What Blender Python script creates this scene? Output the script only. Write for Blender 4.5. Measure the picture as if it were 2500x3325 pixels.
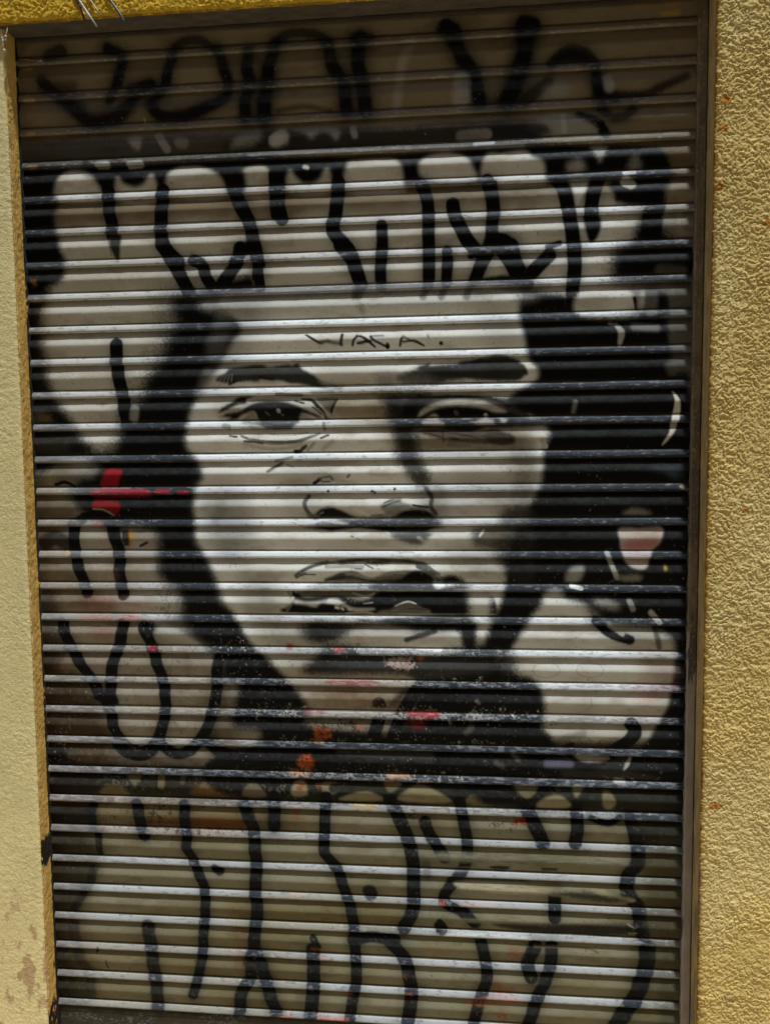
import bpy, math
import numpy as np
from mathutils import Matrix, Vector

sc = bpy.context.scene
for o in list(bpy.data.objects): bpy.data.objects.remove(o)
R = math.radians

# ------------------------------------------------------------------ camera
CAM = (1.06308, -1.85433, 1.56241)            # metres; shutter plane is y = 0, pavement z = 0
PITCH, YAW, ROLL, FPX = 0.07337, -0.09413, 0.01083, 2499.0
def cam_rot():
    ca, sa, cb, sb, cc, sn = math.cos(PITCH), math.sin(PITCH), math.cos(YAW), math.sin(YAW), math.cos(ROLL), math.sin(ROLL)
    Rx = np.array([[1,0,0],[0,ca,-sa],[0,sa,ca]]); Ry = np.array([[cb,0,sb],[0,1,0],[-sb,0,cb]]); Rz = np.array([[cc,-sn,0],[sn,cc,0],[0,0,1]])
    return Rz @ Rx @ Ry
RM = cam_rot()                                 # wall axes (x right, z up, out of the wall) -> camera axes
cd = bpy.data.cameras.new('camera'); cam = bpy.data.objects.new('camera', cd); sc.collection.objects.link(cam)
W2P = np.array([[1,0,0],[0,0,1],[0,-1,0]])     # world -> wall axes
M = (RM @ W2P).T
cam.matrix_world = Matrix(((M[0,0],M[0,1],M[0,2],CAM[0]),(M[1,0],M[1,1],M[1,2],CAM[1]),(M[2,0],M[2,1],M[2,2],CAM[2]),(0,0,0,1)))
cd.sensor_fit = 'HORIZONTAL'; cd.sensor_width = 36; cd.lens = 36*FPX/2500; cd.clip_start = .02; cd.clip_end = 500
sc.camera = cam

# ------------------------------------------------------------------ sky, sun, exposure
SUN_DIR = Vector((0.60, -1.0, 4.3)).normalized()      # towards the sun: steeply overhead, a little to the right
elev = math.asin(SUN_DIR.z); azim = math.atan2(SUN_DIR.x, SUN_DIR.y)
w = bpy.data.worlds.new('World'); sc.world = w; w.use_nodes = True
nt = w.node_tree; nt.nodes.clear()
sky = nt.nodes.new('ShaderNodeTexSky'); sky.sky_type = 'NISHITA'; sky.sun_disc = False
sky.sun_elevation = elev; sky.sun_rotation = azim
bgn = nt.nodes.new('ShaderNodeBackground'); bgn.inputs[1].default_value = .09
wo = nt.nodes.new('ShaderNodeOutputWorld'); nt.links.new(sky.outputs[0], bgn.inputs[0]); nt.links.new(bgn.outputs[0], wo.inputs[0])
sl = bpy.data.lights.new('sun', 'SUN'); sl.energy = 4.2; sl.angle = R(2.2); sl.color = (.85, .94, 1.0)
so = bpy.data.objects.new('sun', sl); sc.collection.objects.link(so)
so.rotation_euler = SUN_DIR.to_track_quat('Z', 'Y').to_euler()
vs = sc.view_settings; vs.view_transform = 'Standard'; vs.look = 'None'; vs.gamma = 1; vs.use_curve_mapping = False
vs.exposure = 0.30

# ------------------------------------------------------------------ noise
rng = np.random.default_rng(7)
TAB = rng.random((512, 512)).astype(np.float32)
def vnoise(x, y, s=0):
    x = np.asarray(x, np.float32)+s*17.3; y = np.asarray(y, np.float32)+s*9.7
    xi = np.floor(x).astype(np.int64); yi = np.floor(y).astype(np.int64)
    fx = x-xi; fy = y-yi; fx = fx*fx*(3-2*fx); fy = fy*fy*(3-2*fy)
    a = TAB[yi & 511, xi & 511]; b = TAB[yi & 511, (xi+1) & 511]; c = TAB[(yi+1) & 511, xi & 511]; d = TAB[(yi+1) & 511, (xi+1) & 511]
    return (a*(1-fx)+b*fx)*(1-fy)+(c*(1-fx)+d*fx)*fy
def fbm(x, y, o=4, s=0):
    r = 0; a = .5; t = 0
    for k in range(o):
        r = r+a*vnoise(x*2**k, y*2**k, s+k*3); t += a; a *= .55
    return r/t
def sstep(a, b, x):
    t = np.clip((x-a)/(b-a), 0, 1); return t*t*(3-2*t)

# ------------------------------------------------------------------ scene helpers
def link(o, parent=None):
    sc.collection.objects.link(o)
    if parent is not None: o.parent = parent
    return o
def tag(o, label=None, cat=None, group=None, kind=None):
    if label: o['label'] = label
    if cat: o['category'] = cat
    if group: o['group'] = group
    if kind: o['kind'] = kind
    return o
def empty(name, loc=(0,0,0)):
    o = bpy.data.objects.new(name, None); o.location = loc; o.empty_display_size = .1; link(o); bpy.context.view_layer.update(); return o
def np_mesh(name, V, F, mat, parent=None, col=None, smooth=True):
    V = np.asarray(V, np.float32)
    if parent is not None: V = V-np.array(parent.location, np.float32)
    me = bpy.data.meshes.new(name)
    F = np.asarray(F, np.int32); n = F.shape[1]
    me.vertices.add(len(V)); me.vertices.foreach_set('co', V.ravel())
    me.loops.add(F.size); me.loops.foreach_set('vertex_index', F.ravel())
    me.polygons.add(len(F)); me.polygons.foreach_set('loop_start', np.arange(0, F.size, n, dtype=np.int32))
    try: me.polygons.foreach_set('loop_total', np.full(len(F), n, np.int32))
    except Exception: pass
    me.polygons.foreach_set('use_smooth', np.full(len(F), smooth))
    me.update(calc_edges=True)
    if col is not None:
        ca = me.color_attributes.new('Col', 'FLOAT_COLOR', 'POINT')
        c4 = np.ones((len(V), 4), np.float32); c4[:, :3] = col; ca.data.foreach_set('color', c4.ravel())
    me.materials.append(mat)
    return link(bpy.data.objects.new(name, me), parent)
def grid_faces(nr, nc, flip=False):
    i = np.arange(nr*nc).reshape(nr, nc)
    a, b, c, d = i[:-1,:-1].ravel(), i[:-1,1:].ravel(), i[1:,1:].ravel(), i[1:,:-1].ravel()
    return np.stack([a, d, c, b] if flip else [a, b, c, d], 1)
class MB:
    def __init__(s): s.V = []; s.F = []
    def box(s, x0, x1, y0, y1, z0, z1):
        k = len(s.V); s.V += [(x0,y0,z0),(x1,y0,z0),(x1,y1,z0),(x0,y1,z0),(x0,y0,z1),(x1,y0,z1),(x1,y1,z1),(x0,y1,z1)]
        s.F += [(k,k+3,k+2,k+1),(k+4,k+5,k+6,k+7),(k,k+1,k+5,k+4),(k+1,k+2,k+6,k+5),(k+2,k+3,k+7,k+6),(k+3,k,k+4,k+7)]
        return s
    def tube(s, pts, r, n=8, cap=True):
        pts = [Vector(p) for p in pts]; rr = r if isinstance(r, (list, tuple)) else [r]*len(pts)
        base = len(s.V)
        for i, p in enumerate(pts):
            t = (pts[min(i+1, len(pts)-1)]-pts[max(i-1, 0)]).normalized()
            u = t.cross(Vector((0,1,.01))).normalized(); v = t.cross(u)
            for k in range(n):
                a = 2*math.pi*k/n; s.V.append(tuple(p+(u*math.cos(a)+v*math.sin(a))*rr[i]))
        for i in range(len(pts)-1):
            for k in range(n):
                a = base+i*n+k; b = base+i*n+(k+1) % n; s.F.append((a, b, b+n, a+n))
        if cap:
            for q, e in ((0, 1), (len(pts)-1, -1)):
                c = len(s.V); s.V.append(tuple(pts[q]))
                for k in range(n):
                    a = base+q*n+k; b = base+q*n+(k+1) % n; s.F.append((a, b, c, c) if e < 0 else (b, a, c, c))
        return s
    def build(s, name, mat, parent=None, smooth=False, bevel=0):
        me = bpy.data.meshes.new(name)
        off = Vector(parent.location) if parent is not None else Vector()
        me.from_pydata([tuple(Vector(v)-off) for v in s.V], [], [tuple(dict.fromkeys(f)) for f in s.F]); me.update()
        for p in me.polygons: p.use_smooth = smooth
        me.materials.append(mat); o = link(bpy.data.objects.new(name, me), parent)
        if bevel:
            m = o.modifiers.new('bevel', 'BEVEL'); m.width = bevel; m.segments = 2
        return o

# ------------------------------------------------------------------ materials
def mat_painted(name, rough=.5, spec=.5, grain=.12, gscale=700, bump=.0, bscale=400, bdist=.001, streak=0, c=None):
    """Base colour from the coat of paint stored on the mesh, broken up by fine procedural grain."""
    m = bpy.data.materials.new(name); m.use_nodes = True; n = m.node_tree; n.nodes.clear(); L = n.links.new
    out = n.nodes.new('ShaderNodeOutputMaterial'); p = n.nodes.new('ShaderNodeBsdfPrincipled'); L(p.outputs[0], out.inputs[0])
    geo = n.nodes.new('ShaderNodeTexCoord')
    if c is None:
        a = n.nodes.new('ShaderNodeAttribute'); a.attribute_name = 'Col'; src = a.outputs[0]
    else:
        a = n.nodes.new('ShaderNodeRGB'); a.outputs[0].default_value = (*c, 1); src = a.outputs[0]
    no = n.nodes.new('ShaderNodeTexNoise'); no.inputs['Scale'].default_value = gscale; no.inputs['Detail'].default_value = 4; no.inputs['Roughness'].default_value = .7
    L(geo.outputs['Object'], no.inputs['Vector'])
    mr = n.nodes.new('ShaderNodeMapRange'); mr.inputs[1].default_value = .25; mr.inputs[2].default_value = .75; mr.inputs[3].default_value = 1-grain; mr.inputs[4].default_value = 1+grain
    L(no.outputs[0], mr.inputs[0])
    mx = n.nodes.new('ShaderNodeVectorMath'); mx.operation = 'SCALE'; L(src, mx.inputs[0]); L(mr.outputs[0], mx.inputs['Scale'])
    last = mx.outputs[0]
    if streak:
        mp = n.nodes.new('ShaderNodeMapping'); mp.inputs['Scale'].default_value = (6, 6, 260); L(geo.outputs['Object'], mp.inputs[0])
        n2 = n.nodes.new('ShaderNodeTexNoise'); n2.inputs['Scale'].default_value = 3; n2.inputs['Detail'].default_value = 5; L(mp.outputs[0], n2.inputs['Vector'])
        m2 = n.nodes.new('ShaderNodeMapRange'); m2.inputs[1].default_value = .3; m2.inputs[2].default_value = .7; m2.inputs[3].default_value = 1-streak; m2.inputs[4].default_value = 1+streak
        L(n2.outputs[0], m2.inputs[0]); x2 = n.nodes.new('ShaderNodeVectorMath'); x2.operation = 'SCALE'; L(last, x2.inputs[0]); L(m2.outputs[0], x2.inputs['Scale']); last = x2.outputs[0]
    L(last, p.inputs['Base Color'])
    p.inputs['Specular IOR Level'].default_value = spec
    r2 = n.nodes.new('ShaderNodeMapRange'); r2.inputs[1].default_value = .3; r2.inputs[2].default_value = .7; r2.inputs[3].default_value = rough-.08; r2.inputs[4].default_value = rough+.1
    n3 = n.nodes.new('ShaderNodeTexNoise'); n3.inputs['Scale'].default_value = 60; n3.inputs['Detail'].default_value = 3; L(geo.outputs['Object'], n3.inputs['Vector']); L(n3.outputs[0], r2.inputs[0]); L(r2.outputs[0], p.inputs['Roughness'])
    if bump:
        nb = n.nodes.new('ShaderNodeTexNoise'); nb.inputs['Scale'].default_value = bscale; nb.inputs['Detail'].default_value = 3; L(geo.outputs['Object'], nb.inputs['Vector'])
        b = n.nodes.new('ShaderNodeBump'); b.inputs['Strength'].default_value = bump; b.inputs['Distance'].default_value = bdist; L(nb.outputs[0], b.inputs['Height']); L(b.outputs[0], p.inputs['Normal'])
    return m
MAT_SHUTTER = mat_painted('shutter_paint', rough=.45, spec=.06, grain=.10, gscale=500, bump=.25, bscale=350, bdist=.0006)
MAT_STUCCO = mat_painted('yellow_stucco', rough=1.0, spec=.0, grain=.12, gscale=300, bump=.9, bscale=330, bdist=.0016)
MAT_METAL = mat_painted('rail_paint', rough=.55, spec=.4, grain=.15, gscale=300, bump=.4, bscale=220, bdist=.0008)
MAT_FAR = mat_painted('ochre_render', rough=.9, spec=.1, grain=.08, gscale=8, c=(.66,.48,.25))
MAT_PAVE = mat_painted('stone_paving', rough=.8, spec=.2, grain=.12, gscale=20, c=(.50,.41,.28))
MAT_WOOD = mat_painted('green_wood', rough=.6, grain=.1, gscale=20, c=(.05,.09,.06))
MAT_GLASS = mat_painted('dark_glass', rough=.15, spec=.6, grain=.02, gscale=5, c=(.03,.035,.04))
MAT_TRIM = mat_painted('pale_trim', rough=.8, grain=.06, gscale=20, c=(.55,.50,.42))

# ------------------------------------------------------------------ the mural: marks surveyed on the photograph, laid out on the shutter in metres
CS = .0016; X0, Z0 = -.05, -.02
NX, NZ = int(1.72/CS), int(2.66/CS)
GX = X0+(np.arange(NX)+.5)*CS; GZ = Z0+(np.arange(NZ)+.5)*CS
CXg, CZg = np.meshgrid(GX, GZ)
TILES = {'A':(0,0,1),'B':(800,0,1),'C':(1600,0,1),'D':(0,800,1),'E':(800,800,1),'F':(1600,800,1),'G':(0,1600,1),'H':(800,1600,1),'I':(1600,1600,1),
         'J':(0,2425,1),'K':(800,2425,1),'L':(1600,2425,1),'m':(600,1200,.5556),'r':(1250,1150,.5556),'o':(900,1780,.6667),'q':(950,1560,.5556)}
def P(tile, pts):
    """survey marks -> metres on the shutter"""
    ox, oy, s = TILES[tile]; a = np.array(pts, float)*.5412*s
    px = ox+a[:,0]; py = oy+a[:,1]
    d = np.stack([(px-1250)/FPX, -(py-1662.5)/FPX, -np.ones_like(px)], 1) @ RM
    t = CAM[1]/d[:,2]
    return np.stack([CAM[0]+t*d[:,0], CAM[2]+t*d[:,1]], 1)
U = .00039
def uscale(tile): return U*TILES[tile][2]
fine = fbm(CXg*420, CZg*420, 3, 1); mid = fbm(CXg*90, CZg*90, 4, 5); big = fbm(CXg*12, CZg*14, 4, 9)
brist = fbm(CXg*45, CZg*520, 3, 13)         # horizontal brush hairs
grit = np.clip(.5+1.6*(vnoise(CXg*600, CZg*600, 31)*.5+vnoise(CXg*310, CZg*310, 33)*.5-.5), 0, 1)
canvas = np.zeros((NZ, NX, 3), np.float32)
WHITE = np.array((.67,.66,.64)); BLACK = np.array((.0035,.0035,.0038)); METAL = np.array((.165,.132,.085))
def tone(v, tint=None):
    c = BLACK+(WHITE-BLACK)*float(v)
    return c*np.array(tint) if tint is not None else c
def bbox(p, pad):
    x0 = max(0, int((p[:,0].min()-pad-X0)/CS)); x1 = min(NX, int((p[:,0].max()+pad-X0)/CS)+2)
    z0 = max(0, int((p[:,1].min()-pad-Z0)/CS)); z1 = min(NZ, int((p[:,1].max()+pad-Z0)/CS)+2)
    return (slice(z0, max(z1, z0+1)), slice(x0, max(x1, x0+1)))
def smooth_path(p, closed, n=6):
    m = len(p)
    if m < 3: return p
    out = []
    rngs = range(m) if closed else range(m-1)
    for i in rngs:
        if closed: a, b, c, d = p[(i-1) % m], p[i], p[(i+1) % m], p[(i+2) % m]
        else: a, b, c, d = p[max(i-1,0)], p[i], p[i+1], p[min(i+2,m-1)]
        for k in range(n):
            t = k/n; out.append(.5*((2*b)+(-a+c)*t+(2*a-5*b+4*c-d)*t*t+(-a+3*b-3*c+d)*t**3))
    if not closed: out.append(p[-1])
    return np.array(out)
def box1(a, r, ax):
    a = np.moveaxis(a, ax, 0); k = 2*r+1
    c = np.cumsum(np.concatenate([np.repeat(a[:1], r+1, 0), a, np.repeat(a[-1:], r, 0)]), 0, dtype=np.float64)
    return np.moveaxis(((c[k:]-c[:-k])/k).astype(np.float32), 0, ax)
def gauss(a, s):
    r = int(round(s*.95))
    if r < 1: return a
    for _ in range(3): a = box1(box1(a, r, 0), r, 1)
    return a
def blend(sl, m, c):
    canvas[sl] = canvas[sl]*(1-m[..., None])+np.asarray(c, np.float32)*m[..., None]
def poly(tile, pts, v, blur=4, a=1., tint=None, rag=0., c=True, br=0.):
    u = uscale(tile); p = P(tile, pts)
    if c: p = smooth_path(p, True)
    b = blur*u; sl = bbox(p, 3*b+.004); X = CXg[sl]; Z = CZg[sl]
    if rag: X = X+(mid[sl]-.5)*rag*u*2; Z = Z+(fine[sl]-.5)*rag*u*2
    ins = np.zeros(X.shape, bool); q = np.roll(p, -1, 0)
    for (x1, z1), (x2, z2) in zip(p, q):
        if z1 == z2: continue
        cr = ((z1 > Z) != (z2 > Z)); ins ^= cr & (X < (x2-x1)*(Z-z1)/(z2-z1)+x1)
    m = gauss(ins.astype(np.float32), max(b/CS, .6))*a
    if blur >= 8: m = np.clip(m+(grit[sl]-.5)*2.2*m*(1-m/a if a else 1), 0, 1)
    col = tone(v, tint)
    if br:
        k = 1+br*(brist[sl]-.5)*2; canvas[sl] = canvas[sl]*(1-m[..., None])+(col*k[..., None]).astype(np.float32)*m[..., None]
    else: blend(sl, m, col)
def stroke(tile, w, pts, v=0., blur=6, a=1., tint=None, taper=0, br=0., halo=1.):
    u = uscale(tile); p = P(tile, pts)
    w = w*(1.35 if tile in 'mroq' and w < 40 else 1.10); blur = blur*(.7 if tile in 'mroq' else .85)
    if len(p) == 1: p = np.vstack([p, p+1e-4])
    p = smooth_path(p, False); hw = w*u/2; b = max(blur*u, CS*.6)
    sl = bbox(p, hw+b*2+(hw*2.5 if w >= 50 and v < .05 else 0)); X = CXg[sl]; Z = CZg[sl]; D = np.full(X.shape, 9., np.float32); n = len(p)-1
    for i in range(n):
        ax, az = p[i]; bx, bz = p[i+1]; dx, dz = bx-ax, bz-az; l2 = dx*dx+dz*dz+1e-12
        t = np.clip(((X-ax)*dx+(Z-az)*dz)/l2, 0, 1); h = hw
        if taper:
            f = (i+t)/n; h = hw*(1-taper*np.abs(2*f-1)**1.5) if taper > 0 else hw*(1+taper*f)
        D = np.minimum(D, np.hypot(X-ax-t*dx, Z-az-t*dz)-h)
    m = sstep(b, -b, D)*a; col = tone(v, tint)
    if blur >= 5: m = np.clip(m+(grit[sl]-.5)*1.8*m*(1-m/a), 0, 1)
    if v < .05 and w >= 50 and halo:
        m = np.maximum(m, (.30*np.exp(-np.maximum(D, 0)/(hw*.9))-.02).clip(0)*(.75+.5*fine[sl])*halo)
    if br:
        m = m*np.clip(1-br+2*br*brist[sl]*1.2, 0, 1)
    blend(sl, m, col)
def S(tile, w, *pts, **k): stroke(tile, w, pts, **k)
def flecks(tile, pts, thr, v, a=.9, tint=None, blur=40, src=None, c=True):
    """chips and spatter inside a soft patch"""
    u = uscale(tile); p = P(tile, pts)
    if c: p = smooth_path(p, True)
    b = blur*u; sl = bbox(p, 2*b); X = CXg[sl]; Z = CZg[sl]; ins = np.zeros(X.shape, bool); q = np.roll(p, -1, 0)
    for (x1, z1), (x2, z2) in zip(p, q):
        if z1 == z2: continue
        cr = ((z1 > Z) != (z2 > Z)); ins ^= cr & (X < (x2-x1)*(Z-z1)/(z2-z1)+x1)
    m = gauss(ins.astype(np.float32), b/CS); s = src if src is not None else fleck
    k = sstep(thr, thr+.06, s[sl]*.75+.25*m)*(m > .05)*a
    blend(sl, k, tone(v, tint))
fleck = .6*fbm(CXg*330, CZg*330, 3, 21)+.4*fbm(CXg*70, CZg*80, 3, 27)

exec_paint = None
# --- ground coat: bare dull metal under the lintel, pale paint below
e = sstep(2.17, 2.11, CZg+.03*(big-.5)-.012*(CXg-.8))
canvas[:] = (METAL*1.15)*(1-e[..., None])+tone(.86)*e[..., None]
low = sstep(.92, .80, CZg+.1*(big-.5))                     # lowest slats were only thinly painted
canvas *= (1-.30*low[..., None])
# raw grey edges of the shutter where no paint reached
ed = np.maximum(sstep(1.53, 1.60, CXg+.03*(mid-.5)), 0)*e
blend((slice(None), slice(None)), (ed*.75*sstep(.3,.5,CZg)).astype(np.float32), METAL*1.1)
ed = sstep(.06, .0, CXg+.03*(mid-.5)); blend((slice(None), slice(None)), (ed*.7).astype(np.float32), METAL*.8)

# --- A/B/C : faded tag under the lintel
k = dict(blur=20, a=.85, halo=1.6)
for tl, ww, pts in (('A',72,((250,480),(330,560),(440,650),(540,725),(690,705),(760,640),(830,540),(900,500))),('A',60,((640,280),(720,330),(730,420),(700,500),(650,600))),('A',60,((1040,290),(1015,400),(985,510),(920,610),(960,690),(1100,695),(1240,640),(1345,585),(1370,490),(1340,390),(1300,285))),
    ('A',70,((1490,300),(1480,410),(1495,490),(1470,600),(1470,705))),('B',76,((170,255),(135,410),(110,590),(100,700))),('B',74,((485,250),(520,390),(575,470),(595,560),(600,660))),('B',84,((680,215),(668,370),(688,460),(705,560),(715,665))),
    ('B',80,((1200,165),(1265,290),(1350,410),(1380,500),(1400,605))),('B',76,((1660,165),(1660,330),(1620,500),(1560,610))),('C',78,((205,140),(200,290),(150,440),(80,600))),('C',60,((350,375),(430,305),(500,295),(580,330),(620,400),(620,480),(650,570),(740,590)))):
    stroke(tl, ww, pts, 0., 20, .88, halo=1.6)
S('A',80,(290,330),(360,300),**k); S('A',60,(640,290),(720,315),**k); S('A',55,(1040,295),(1090,250),(1190,235),(1280,285),**k)
S('A',75,(260,530),(430,520),blur=30,a=.6); S('A',65,(720,410),(700,500),**k); S('A',75,(790,530),(900,510),**k); S('A',60,(1015,400),(990,510),**k)
S('A',110,(440,640),(540,720),(690,700),(770,640),blur=35,a=.7); S('A',75,(900,620),(960,690),(1100,690),(1240,640),(1340,590),**k)
S('A',60,(1330,400),(1365,490),**k); S('A',75,(1480,410),(1500,480),**k); S('A',60,(1610,400),(1600,480),**k); S('A',75,(1470,590),(1470,700),**k); S('A',80,(1590,590),(1590,700),**k)
S('B',55,(170,260),(230,205),(330,190),(430,205),(490,255),**k); S('B',60,(640,225),(740,220),**k); S('B',105,(1200,165),(1235,185),blur=18); S('B',80,(1655,160),(1700,165),**k)
for q in (((130,410),(125,490)),((510,390),(560,460)),((665,290),(670,370),(685,460)),((105,590),(100,700)),((590,560),(600,660)),((700,550),(715,660)),((1260,240),(1290,350),(1350,410)),((1340,470),(1400,600)),((1660,330),(1630,390)),((1610,520),(1560,610))):
    S('B',78,*q,**k)
S('B',26,(190,660),(340,635),(500,660),blur=16,a=.6)
S('B',45,(1000,230),(950,330),(930,400),(910,560),(900,650),v=.55,blur=24,a=.35); S('B',90,(1290,480),(1290,590),v=.6,blur=26,a=.5)
S('C',95,(190,140),(240,150),blur=18); S('C',70,(205,200),(195,300),(180,380),**k); poly('C',[(350,375),(420,305),(500,290),(580,325),(630,380)],0,14,.95)
S('C',85,(130,500),(90,590),**k); S('C',75,(330,490),(190,600),**k); S('C',70,(620,470),(635,560),**k); S('C',45,(650,560),(900,560),(1050,500),(1160,455),**k)
poly('C',[(300,580),(370,480),(430,490),(450,570)],.35,18,.8); S('C',50,(690,470),(700,520),v=.45,blur=18,a=.7)
S('C',60,(650,640),(720,700),(790,690),(840,650),**k); S('C',55,(520,690),(620,730),(680,800),blur=14)
poly('C',[(-20,740),(130,745),(300,830),(-20,840)],0,14)
poly('C',[(205,745),(300,695),(420,680),(540,715),(620,790),(300,800)],.38,10,.85); S('C',30,(420,690),(430,780),v=.6,blur=12,a=.5)
# row of slat four: grey black band with pale chevrons
poly('A',[(110,850),(700,820),(1670,790),(1670,900),(110,985)],.06,16,.88); 
poly('B',[(-20,800),(200,770),(560,760),(900,770),(1670,720),(1670,835),(-20,910)],.02,14,.93)
poly('A',[(765,825),(850,820),(825,900)],.45,8,.8); S('A',45,(950,810),(1000,890),v=.4,blur=10,a=.8); S('A',60,(1080,850),(1100,855),v=.3,blur=16,a=.7); poly('A',[(1380,890),(1440,800),(1560,780),(1540,850)],.33,14,.8); S('A',70,(1650,840),(1660,830),v=.45,blur=10,a=.8)
poly('B',[(148,875),(165,800),(210,768),(252,800),(235,860)],.6,9,.85); poly('B',[(280,775),(545,765),(540,840),(500,800),(440,790),(390,830),(350,795)],.42,9,.8); S('B',35,(640,770),(650,810),v=.4,blur=12,a=.8); S('B',60,(1290,815),(1440,805),v=.35,blur=12,a=.7)
# top of the bubble letters: black band with pale windows
poly('A',[(110,1010),(500,985),(1000,960),(1670,930),(1670,1150),(1000,1165),(300,1170),(110,1175)],0,8)
poly('B',[(-20,955),(800,925),(1670,870),(1670,1075),(800,1110),(-20,1150)],0,8)
poly('C',[(-20,880),(590,860),(960,870),(1020,900),(1070,1000),(1040,1075),(500,1075),(-20,1100)],0,8)
for sgm in (((590,985),(640,985)),((780,985),(840,980))): S('A',40,*sgm,v=.75,blur=8,a=.9)
S('B',20,(1370,862),(1480,852),v=.8,blur=5,a=.9); S('B',22,(20,925),(1660,868),v=.35,blur=8,a=.45)
wk = dict(v=.86, blur=7)
def win(tile, pts, v=.86, blur=7, a=1., **k): poly(tile, pts, v, blur, a, **k)
win('A',[(330,1200),(345,1085),(380,1035),(450,1015),(530,1040),(585,1105),(610,1200)]); win('A',[(700,1200),(705,1060),(740,1100),(800,1120),(860,1105),(915,1045),(935,1200)])
win('A',[(1015,1180),(1005,1060),(1060,1005),(1180,995),(1290,1035),(1360,1110),(1360,1180)]); win('A',[(1460,1180),(1455,1050),(1520,1005),(1590,1005),(1620,1060),(1635,1180)])
win('B',[(-40,1150),(-30,1030),(50,995),(110,1000),(140,1045),(160,1150)]); win('B',[(250,1150),(258,1020),(290,1055),(350,1100),(430,1080),(480,1010),(500,1040),(505,1150)]); S('B',24,(350,1000),(365,1005),v=.7,blur=7)
win('B',[(600,1150),(605,990),(640,962),(860,948),(925,990),(940,1100),(930,1150)]); win('B',[(1085,1075),(1035,990),(1090,930),(1200,905),(1310,935),(1362,1010),(1370,1075)]); win('B',[(1480,1060),(1445,1000),(1520,935),(1560,915),(1690,905),(1700,1070)])
win('C',[(-40,1100),(-40,925),(60,915),(150,905),(210,930),(300,970),(315,1060),(300,1100)]); win('C',[(440,1000),(480,960),(530,960),(555,1020),(470,1030)],.4,12); win('C',[(585,870),(645,975),(690,870)],.5,10,c=False); win('C',[(815,1010),(850,930),(880,960),(885,1010)],.4,12)
S('C',22,(790,1035),(850,1030),v=.9,blur=5)
# left black margin of the letters and their outlines
poly('A',[(110,1150),(330,1165),(330,1330),(345,1400),(368,1500),(385,1600),(350,1700),(100,1700)],0,14)
poly('D',[(120,60),(385,80),(330,180),(270,320),(245,480),(265,640),(290,780),(330,900),(430,1040),(500,1150),(560,1215),(420,1290),(120,1280)],0,22,.97)
poly('D',[(170,1010),(300,1000),(330,1050),(180,1070)],.35,14,.5); poly('D',[(200,1180),(390,1180),(390,1230),(200,1230)],.2,20,.5)
S('A',75,(645,1140),(655,1260),(672,1350),(665,1400),blur=6); poly('A',[(648,1412),(722,1412),(712,1550),(690,1552),(660,1480)],.05,3); S('A',8,(640,1410),(720,1412)); S('A',6,(655,1430),(665,1530),v=.3)
S('A',80,(975,1140),(970,1260),(962,1380),(975,1450),(1010,1510),(1070,1570)); S('A',78,(1400,1120),(1440,1230),(1490,1320),(1510,1400),(1530,1480),(1550,1580))
poly('A',[(1345,1040),(1462,1020),(1462,1170),(1375,1170)],0,7); S('A',60,(1640,1050),(1645,1180),(1655,1290)); S('A',55,(1410,1550),(1470,1495),(1480,1490),blur=6)
S('B',75,(190,1090),(195,1230),(215,1315)); S('B',80,(550,1090),(545,1200),(530,1300),(515,1360),(535,1410),(600,1480),(630,1530),(650,1600),(675,1670),blur=6)
S('B',66,(810,1350),(815,1430),(815,1500),(805,1600),(805,1670)); S('B',72,(1050,1100),(1080,1180),(1092,1270),(1092,1400),(1095,1500),(1095,1665))
S('B',78,(1238,1225),(1250,1290),(1280,1350),(1320,1430),(1380,1500)); S('B',72,(1445,1075),(1470,1180),(1480,1260),(1475,1330),(1465,1440),(1425,1530),(1400,1600),(1380,1663)); S('B',75,(1545,1440),(1590,1510),(1615,1600),(1640,1663)); S('B',60,(1205,1500),(1210,1580),(1200,1663)); S('B',70,(1470,1480),(1540,1450),(1560,1450))
S('B',55,(-20,1220),(15,1310),(35,1400),(60,1500),(62,1663)); S('B',40,(1350,1500),(1350,1530),blur=8)
S('C',78,(375,1050),(420,1120),(450,1230),(478,1400),(490,1530),(490,1663)); S('C',78,(640,1050),(600,1180),(590,1290)); poly('C',[(550,1290),(645,1290),(640,1400),(592,1452),(560,1400)],0,5)
win('C',[(470,1085),(572,1080),(560,1130),(510,1235),(490,1170)],.8,6,c=False); 
S('C',115,(1000,1010),(990,1100),(985,1200),(960,1300),(950,1430),blur=18); poly('C',[(720,1080),(1050,1060),(1000,1220),(760,1215),(720,1160)],0,10); S('C',55,(800,1085),(830,1100),v=.8,blur=10)
poly('C',[(1045,1130),(1110,1095),(1180,1115),(1185,1200),(1100,1240),(1050,1210)],.5,14,.9,tint=(1,.95,.8)); S('C',60,(1080,1290),(1070,1380),v=.4,blur=20,a=.7)
poly('C',[(840,1440),(870,1330),(960,1250),(1050,1400),(1210,1480),(1210,1670),(740,1670),(770,1560)],.0,18,.97); S('C',50,(0,1100),(20,1260),(10,1300))
S('C',85,(40,1440),(110,1470)); S('C',34,(330,1480),(400,1455),blur=7)
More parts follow.
